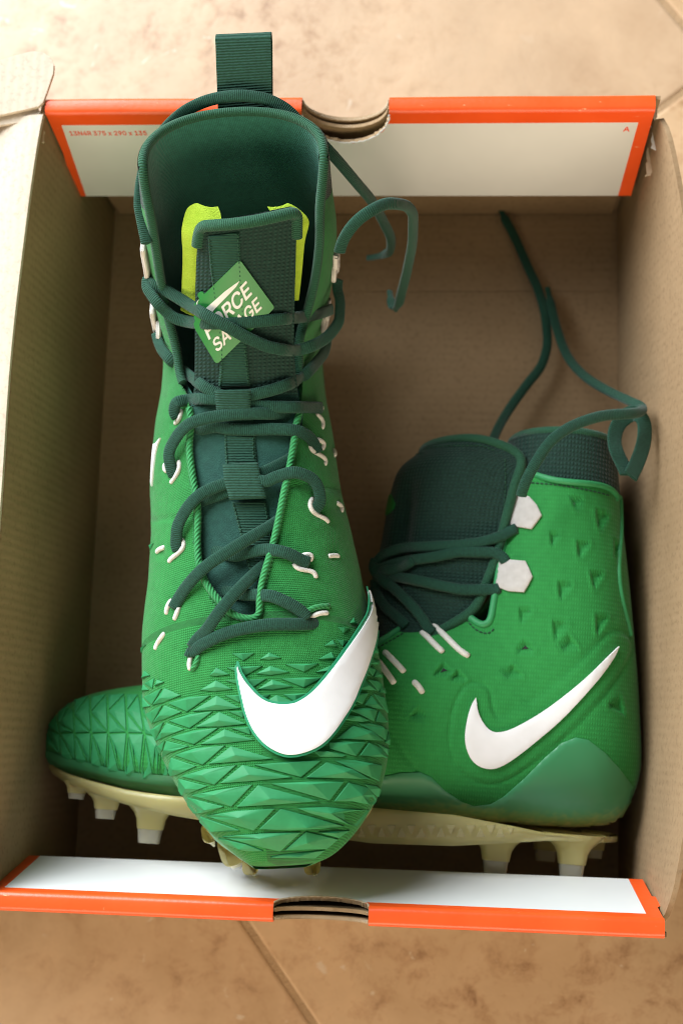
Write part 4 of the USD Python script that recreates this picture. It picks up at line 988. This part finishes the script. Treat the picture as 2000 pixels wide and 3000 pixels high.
tA2 = np.r_[t1, t2]; pa = np.r_[np.zeros(len(t1)), eL1(t2)]; pb = 2 * np.pi - np.r_[np.zeros(len(t1)), edge2(t2)]
G2, _ = skin_grid(R2, tA2, pa, pb, MC)
G2[0] = G2[0].mean(0)
F2 = grid_faces(*G2.shape[:2])[:, ::-1]
G2 += H2 * (4.5 * np.clip((tA2 - DD[15]) / (DD[18] - DD[15]), 0, 1))[:, None, None]
N2 = merged_normals(G2.reshape(-1, 3), F2).reshape(G2.shape)
SU20 = Surf(G2.reshape(-1, 3).copy(), F2)
Z6 = lambda *p: [(1050 + x * .606, 1200 + y * .606) for x, y in p]
Z7 = lambda *p: [(1050 + x * .606, 1900 + y * .606) for x, y in p]
TRI = [Z6((1032, 428), (1084, 430), (1045, 482)), Z6((1152, 488), (1208, 508), (1163, 580)), Z6((928, 598), (974, 600), (933, 658)), Z6((1058, 638), (1118, 645), (1065, 718)), Z6((1122, 788), (1182, 792), (1138, 858)), Z6((968, 838), (1032, 842), (973, 914)),
       Z6((778, 963), (842, 965), (783, 1028)), Z6((1148, 998), (1203, 1005), (1153, 1084)), Z6((943, 1028), (1012, 1035), (948, 1108)), Z6((1020, 1098), (968, 1158), (1057, 1152)), Z6((805, 1122), (758, 1172), (853, 1167)), Z6((410, 1228), (362, 1282), (453, 1277)), Z6((745, 1238), (692, 1293), (793, 1292)),
       Z7((1265, 242), (1206, 277), (1282, 314)), Z7((290, 288), (247, 333), (333, 337)), Z6((1240, 640), (1262, 660), (1240, 720)), Z7((480, 110), (440, 150), (520, 152))]
EMB2 = [(1392, 2045), (1394, 2062), (1397, 2085), (1408, 2112), (1426, 2136), (1440, 2144), (1453, 2147), (1486, 2142), (1535, 2118), (1595, 2082), (1656, 2036), (1717, 1985), (1777, 1924), (1806, 1895), (1795, 1924), (1759, 1979), (1704, 2045), (1644, 2109), (1583, 2161), (1523, 2209), (1474, 2242), (1438, 2254), (1401, 2246), (1377, 2225), (1363, 2191), (1359, 2155), (1368, 2100), (1380, 2064)]
EMB2 = soften(EMB2)
uv2 = proj(G2.reshape(-1, 3)); vis2 = (N2.reshape(-1, 3) @ W2 > .15) & ((N2.reshape(-1, 3) * (EYE - G2.reshape(-1, 3))).sum(1) > 0)
rel2 = np.zeros(len(uv2)); pts2 = shapely.points(uv2[vis2])
sd = np.zeros(len(pts2))
st_ = lambda x: np.clip(x, 0, 1) ** 2 * (3 - 2 * np.clip(x, 0, 1))
for tri in TRI:
    pg = Polygon(tri); d = shapely.distance(pg.exterior, pts2); ins = shapely.contains_xy(pg, uv2[vis2][:, 0], uv2[vis2][:, 1])
    s_ = np.where(ins, d, -d)
    sd += -1.35 * st_((s_ + 2) / 5.5) + .35 * np.exp(-((s_ + 8) / 5) ** 2)
pe = Polygon(EMB2).buffer(0); d = shapely.distance(pe, pts2)
big = pe.buffer(46, quad_segs=6)
db = shapely.distance(big.exterior, pts2)
sd += -.7 * np.exp(-(db / 6) ** 2) + .4 * st_((60 - d) / 30) 
seamline = LineString(Z7((60, 320), (140, 400), (180, 450), (230, 530), (285, 602)))
sd += -.8 * np.exp(-(shapely.distance(seamline, pts2) / 4.5) ** 2)
rel2[vis2] = sd
loc2 = R2.local(G2.reshape(-1, 3))
rel2 += (meshkit.fbm(loc2 / 30., 2, 14) - .5) * .7
G2 = G2 + N2 * rel2.reshape(G2.shape[:2])[:, :, None]
V2 = G2.reshape(-1, 3); N2 = merged_normals(V2, F2).reshape(G2.shape); UV2 = loc2[:, [0, 2]].reshape(*G2.shape[:2], 2)
SU2 = Surf(V2, F2)
LINE2 = [(1440, 1388), (1500, 1395), (1600, 1401), (1700, 1415), (1790, 1436), (1840, 1452)]
lp2 = R2.local(SU20.cast_near(LINE2, (1650, 1500))[0])
def band_h(sv): o = np.argsort(lp2[:, 0]); return np.interp(sv, lp2[o, 0], lp2[o, 2])
iB2 = int(np.searchsorted(tA2, DD[13]))
def sub2(name, i0, i1, mat, th=1.6):
    P = G2[i0:i1]; n, m = P.shape[:2]; k = n * m; idx = np.arange(k).reshape(n, m)
    v = np.concatenate([P.reshape(-1, 3), (P - N2[i0:i1] * th).reshape(-1, 3)]); f = grid_faces(n, m)[:, ::-1]
    side = np.concatenate([np.concatenate([np.stack([a[:-1], a[:-1] + k, a[1:] + k], 1), np.stack([a[:-1], a[1:] + k, a[1:]], 1)]) for a in (idx[:, 0], idx[::-1, -1])])
    return obj(name, (v, np.concatenate([f, f[:, ::-1] + k, side])), mat, c2, uv=np.concatenate([UV2[i0:i1].reshape(-1, 2)] * 2), normals=np.concatenate([N2[i0:i1].reshape(-1, 3), -N2[i0:i1].reshape(-1, 3)]))
def split_band():
    P = G2; n, m = P.shape[:2]; k = n * m
    f = grid_faces(n, m)[:, ::-1]; L = R2.local(V2)
    dark = (L[f].mean(1)[:, 2] > band_h(L[f].mean(1)[:, 0])) & (np.repeat(np.tile(np.arange(n - 1)[:, None], (1, m - 1)).ravel()[None], 2, 0).ravel() >= iB2)
    for nm, sel, mt in (('upper', ~dark, m_green2), ('collar_band', dark, m_dark)):
        ff = f[sel]; u = np.unique(ff); mp = np.full(k, -1); mp[u] = np.arange(len(u))
        ff = mp[ff]; q = len(u); nr = N2.reshape(-1, 3)[u]
        obj(nm, (np.concatenate([V2[u], V2[u] - nr * 1.6]), np.concatenate([ff, ff[:, ::-1] + q])), mt, c2, uv=np.concatenate([UV2.reshape(-1, 2)[u]] * 2), normals=np.concatenate([nr, -nr]))
split_band()
i9 = int(np.searchsorted(tA2, DD[8])); LP = (G2[i9:] - N2[i9:] * 4.2)[:, ::3]
obj('collar_lining', (LP.reshape(-1, 3), grid_faces(*LP.shape[:2])), m_lining, c2, uv=grid_uv(LP), normals=merged_normals(LP.reshape(-1, 3), grid_faces(*LP.shape[:2])))
def sm(P, n, s):
    P = smooth_path(P, n)
    for k in range(3): P[:, k] = smooth1(P[:, k], s)
    return P
mid2 = G2 - N2 * 1.6
iR2 = int(np.searchsorted(tA2, DD[17] - 6))
add_tube('collar_binding', sm(np.concatenate([mid2[iR2:, -1], mid2[-1, ::-1][1:-1], mid2[iR2:, 0][::-1]])[::4], 300, 4), W2[None], 2.3, 2.3, m_bind, c2, m=12)
iV2 = len(t1)
cp = np.concatenate([G2[iV2:iR2, 0][::-1], G2[iV2:iR2, -1][1:]])
add_tube('throat_cord', sm(cp[::3], 420, 2) , W2[None], 1.7, 1.7, m_cord2, c2, m=12)
pl = smooth_path(SU20.cast_near(LINE2, (1650, 1500))[0], 160)
add_tube('shell_piping', pl + W2 * .3, W2[None], 1.5, 1.5, m_cord2, c2, m=12)
hp = SU20.cast_near(smooth_path(np.array([(1816, 1440), (1817, 1490), (1818, 1560), (1812, 1640), (1818, 1740), (1832, 1800), (1848, 1870)], float), 60), (1600, 1700))[0]
add_tube('shell_piping', sm(hp, 80, 3) + W2 * .3, W2[None], 1.3, 1.3, m_cord2, c2, m=12)
# tongue: a padded pocket that stands out in front of the shaft
hs = np.linspace(88, 186, 60)
ctr = R2.world([0, 2, 0])
fx = np.array([(1183, 1336), (1164, 1372), (1147, 1430), (1130, 1510), (1116, 1590), (1103, 1650), (1092, 1720), (1090, 1790), (1096, 1850), (1104, 1905)], float)
fl_ = R2.local(at_plane(fx, ctr, W2))
sf = PchipInterpolator(*[z[np.argsort(fl_[:, 2])] for z in (fl_[:, 2], fl_[:, 0])])(np.clip(hs, fl_[:, 2].min(), fl_[:, 2].max()))
th_ = np.linspace(-1.35, 1.5, 60)
P = np.zeros((60, 60, 3))
for i, h in enumerate(hs):
    se = np.interp(h, [88, 105, 130, 186], [108, 78, 69, 58])
    co = np.cos(th_); s_ = se + (sf[i] - se) * np.sign(co) * abs(co) ** .75
    w = 37 * np.sin(th_) ** 1 * np.where(th_ < 0, .8, 1.0)
    k = np.clip((h - 166) / 20, 0, 1)
    crease = 3.2 * np.exp(-((th_ - .62 - .12 * (150 - h) / 60) / .12) ** 2) * np.clip((h - 100) / 20, 0, 1) * np.clip((172 - h) / 18, 0, 1)
    P[i, :, 0] = s_ - crease * .8 - 9 * k ** 3 * np.clip(co, 0, 1); P[i, :, 1] = w - crease * 1.2 - 3 * k ** 3; P[i, :, 2] = h + 3.0 * k * np.clip(np.sin(th_ * 1.2), -1, 1) - 2.0 * k - 8 * k * np.clip((th_ - 1.0) / .5, 0, 1) ** 2.2
TW = R2.world(P)
_, tS2 = sheet('tongue_knit', TW, 4., m_dark, c2, False)
add_tube('tongue_binding', sm(np.concatenate([TW[-1, ::2], TW[::-2, -1][1:40]]), 200, 4), W2[None], 2.4, 2.2, m_bind, c2, m=12)
SA2 = Surf(*joined((V2, F2), (tS2[0], tS2[1])))
T2 = Surf(*tS2)
lbl2, _ = patch_mesh(SA2, Z6((148, 385), (178, 455), (172, 480), (130, 520), (118, 540), (120, 500)), .3, .5, step=6)
obj('tongue_label', lbl2, m_label, c2)
stitches(SU2, [[(1505, 1412), (1600, 1418), (1700, 1432), (1790, 1454)], [(1240, 1808), (1290, 1782), (1330, 1790), (1366, 1818), (1398, 1848), (1424, 1856), (1452, 1836)], [(1060, 1925), (1130, 1886), (1190, 1850), (1240, 1808)]], .1, m_thread, c2, toward=(1600, 1900))
stitches(SA2, [[(1478, 1345), (1480, 1420), (1474, 1500), (1468, 1570)], [(1210, 1325), (1300, 1308), (1400, 1306), (1452, 1322)]], .2, m_bind, c2, toward=(1350, 1450))
# tapes that carry the lace
for poly in ([(1497, 1447), (1530, 1450), (1552, 1456), (1573, 1480), (1587, 1510), (1572, 1532), (1557, 1551), (1520, 1545), (1487, 1537), (1490, 1490)], [(1460, 1643), (1500, 1642), (1540, 1645), (1550, 1666), (1560, 1690), (1548, 1714), (1535, 1736), (1490, 1733), (1462, 1722), (1446, 1710), (1456, 1690), (1455, 1672)]):
    m, u = patch_mesh(SA2, poly, .5, 1.3, step=8)
    obj('lace_loop', m, m_white_tape, c2, smooth=50)
    c_ = np.mean(poly, 0)
    P_, N_ = SA2.cast(np.stack([np.full(9, c_[0] + 4), np.linspace(c_[1] - 38, c_[1] + 38, 9)], 1))
for c in ([(1259, 1825), (1285, 1848), (1318, 1880), (1346, 1906), (1371, 1921)], [(1236, 1853), (1255, 1872), (1278, 1895), (1295, 1909)], [(1127, 1911), (1150, 1935), (1170, 1955), (1182, 1967)], [(1108, 1938), (1125, 1962), (1142, 1985), (1153, 2000)], [(1214, 2000), (1226, 2014), (1235, 2026)]):
    cord(c, r=1.45, surf=SU2, parent=c2, toward=(1400, 2000), lift=1.0)
m, _ = patch_mesh(SU20, EMB2, 1.0, 1.0, step=10); obj('emblem', m, m_emblem, c2, smooth=50)
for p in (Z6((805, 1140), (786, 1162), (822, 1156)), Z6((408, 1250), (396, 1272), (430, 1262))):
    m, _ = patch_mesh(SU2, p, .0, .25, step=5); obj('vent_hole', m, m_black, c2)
# laces of this shoe
def lace2(px, lift, **kw):
    px = np.array(px, float); n = max(30, int(np.linalg.norm(np.diff(px, axis=0), axis=1).sum() / 7))
    P, N = lace_path(SA2, px, lift, n, kw.pop('taut', .5), (1400, 1700))
    up = EYE - P; up /= np.linalg.norm(up, axis=1, keepdims=True)
    return add_tube('lace', P, up * .6 + np.nan_to_num(N) * .4, 2.6, 1.5, m_lace, c2, m=14, sq=2.5)
lace2([(1512, 1548), (1500, 1553), (1468, 1570), (1389, 1592), (1292, 1600), (1201, 1604), (1130, 1622), (1100, 1650)], [1.2, 2.2, 2.4, 2.4, 2.2, 2, 2.2, 2.0])
lace2([(1480, 1648), (1473, 1634), (1438, 1618), (1353, 1617), (1280, 1630), (1171, 1648), (1098, 1672)], [1.2, 2.4, 2.4, 2.4, 2.4, 2.4, 2.0])
lace2([(1462, 1722), (1447, 1727), (1365, 1728), (1292, 1716), (1207, 1698), (1110, 1684)], [1.2, 2.4, 2.4, 2.4, 2.4, 2.0])
lace2([(1268, 1853), (1256, 1842), (1232, 1806), (1183, 1751), (1135, 1709), (1098, 1688)], [1.2, 2.2, 3.2, 3.6, 3.2, 1.6])
lace2([(1190, 1835), (1165, 1810), (1130, 1780), (1105, 1740), (1098, 1700)], [.6, 1.6, 2.0, 2.0, 1.2])
lace2([(1130, 1660), (1112, 1690), (1096, 1730), (1092, 1775)], [1, 3, 3, 1.5])
lace2([(1210, 1640), (1160, 1668), (1115, 1672), (1090, 1660)], [3.5, 4.2, 4.0, 1.5])
lace2([(1150, 1720), (1110, 1690), (1093, 1660), (1100, 1640)], [3.0, 4.0, 3.0, 1.0])
free_lace([(1463, 607, 8), (1478, 640, 8), (1500, 680, 8), (1545, 780, 9), (1580, 860, 12), (1597, 930, 14), (1603, 1000, 14), (1590, 1060, 14), (1540, 1130, 16), (1490, 1200, 20), (1455, 1262, 28), (1440, 1300, 34)], parent=c2, end=-1)
free_lace([(1602, 838, 12), (1615, 900, 14), (1630, 960, 17), (1660, 1040, 24), (1710, 1100, 38), (1790, 1150, 60), (1850, 1178, 80), (1884, 1197, 92), (1870, 1208, 100), (1777, 1216, 110), (1686, 1243, 116), (1614, 1291, 119), (1571, 1352, 119), (1540, 1410, 117), (1525, 1455, 113)], n=240, parent=c2, end=-1)
# pull tab at the heel: a loop of webbing seen on its edge
lp = np.array([(1836, 1392, 0), (1818, 1350, 0), (1800, 1300, 0), (1803, 1262, 0), (1830, 1222, 0), (1858, 1212, 0), (1878, 1224, 0), (1888, 1262, 0), (1878, 1322, 0), (1858, 1372, 0), (1846, 1396, 0)], float)
q = smooth_path(lp[:, :2], 90)
P = np.concatenate([at_z([c], 96 - 7 * math.sin(math.pi * k / 89)) for k, c in enumerate(q)])
add_tube('pull_tab', P, W2[None] * .55 + (EYE - P) / 900. + np.array([[.75, .2, 0]]), 4.0, .7, m_lace, c2, m=16, sq=4)
# lower shell of clear green plastic, its cup round the toe, plate and studs
SH2 = [(960, 2300), (1060, 2284), (1135, 2273), (1171, 2265), (1232, 2264), (1262, 2277), (1304, 2318), (1353, 2351), (1389, 2363), (1438, 2357), (1474, 2336), (1535, 2282), (1595, 2221), (1644, 2178), (1686, 2161), (1722, 2168), (1770, 2205), (1815, 2255), (1852, 2305), (1845, 2360), (1822, 2402), (1800, 2432), (1700, 2442), (1600, 2440), (1500, 2428), (1400, 2412), (1300, 2406), (1150, 2402), (960, 2398)]
m, u = patch_mesh(SU20, SH2, .3, .7, step=11, edge=11, bevel=.8)
bot = np.interp(u[:, 0], [960, 1300, 1500, 1600, 1700, 1800, 1850], [2398, 2406, 2428, 2438, 2440, 2432, 2405])
obj('sole_shell', m, m_tpu, c2, uv=np.stack([u[:, 0] / 1000, np.clip((bot - 14 - u[:, 1]) / 120, 0, 1)], 1), normals=merged_normals(np.array(m.vertices), np.array(m.faces)))
SC2 = [([(310 + a, b) for a, b in ()], None)]
P8 = lambda s: [(float(a) * .4464, 1950 + float(b) * .4464) for a, b in (q.split(',') for q in s.split())]
VV = [((375, 325), (395, 440), (402, 600)), ((480, 225), (492, 440), (498, 635)), ((592, 200), (602, 440), (594, 665)), ((706, 190), (714, 440), (700, 712)), ((826, 188), (838, 440), (812, 752)), ((918, 190), (950, 445), (918, 785)), ((1000, 195), (1055, 470), (1036, 805)), ((1080, 200), (1160, 490), (1150, 850))]
A_ = lambda *p: np.array(p, float)
cols2 = []
for (lt, lm, lb), (rt_, rm, rb) in zip(VV[:-1], VV[1:]):
    lt, lm, lb, rt_, rm, rb = map(lambda z: np.array(z, float), (lt, lm, lb, rt_, rm, rb))
    lz = lambda t: lt + (lm - lt) * t
    cols2 += [[lt + (8, 6), rt_ + (-10, 4), lz(.40) + (8, 0)], [lz(.46) + (7, 0), rt_ + (-7, 20), rm + (-8, -14)], [lz(.55) + (7, 0), rm + (-14, -2), lm + (6, 2)], [lm + (10, 14), rm + (-7, 8), rb + (-7, -24)], [lm + (6, 34), rb + (-14, -2), lb + (6, -2)]]
cols2 += [[A_(312, 400), A_(368, 335), A_(386, 440)], [A_(312, 420), A_(388, 455), A_(392, 570)], [A_(306, 440), A_(384, 570), A_(330, 520)]]
for c in cols2:
    c = np.array(c) * .4464 + (0, 1950)
    pk = c.mean(0) * .6 + c[np.argmin(abs(c[:, 1] - np.median(c[:, 1])))] * .4
    mm = scale_mesh(SU20, c, pk, 1.5)
    if mm is not None: obj('scale', mm, m_scale, c2)
tri_ = [[(1046 + 29 * k, 2418 if k % 2 else 2452), (1072 + 29 * k, 2418 if k % 2 else 2452), (1059 + 29 * k, 2446 if k % 2 else 2424)] for k in range(16)]
sole(R2, c2, [(274, 23, 11, 7.5, 4.6, True, .2), (258, 26, 8, 12, 5.6, True, .3), (235, 27, 4.5, 17.5, 6.4, True, .1), (68.5, 22, 4, 17, 6.6, True, 0), (32.5, 21, 6, 18, 6.6, True, 0), (42, -15, 6, 14, 6., True, 0), (19, -6, 7, 11, 4.8, True, 0)], cup_t=(1, DD[8]), truss=tri_)
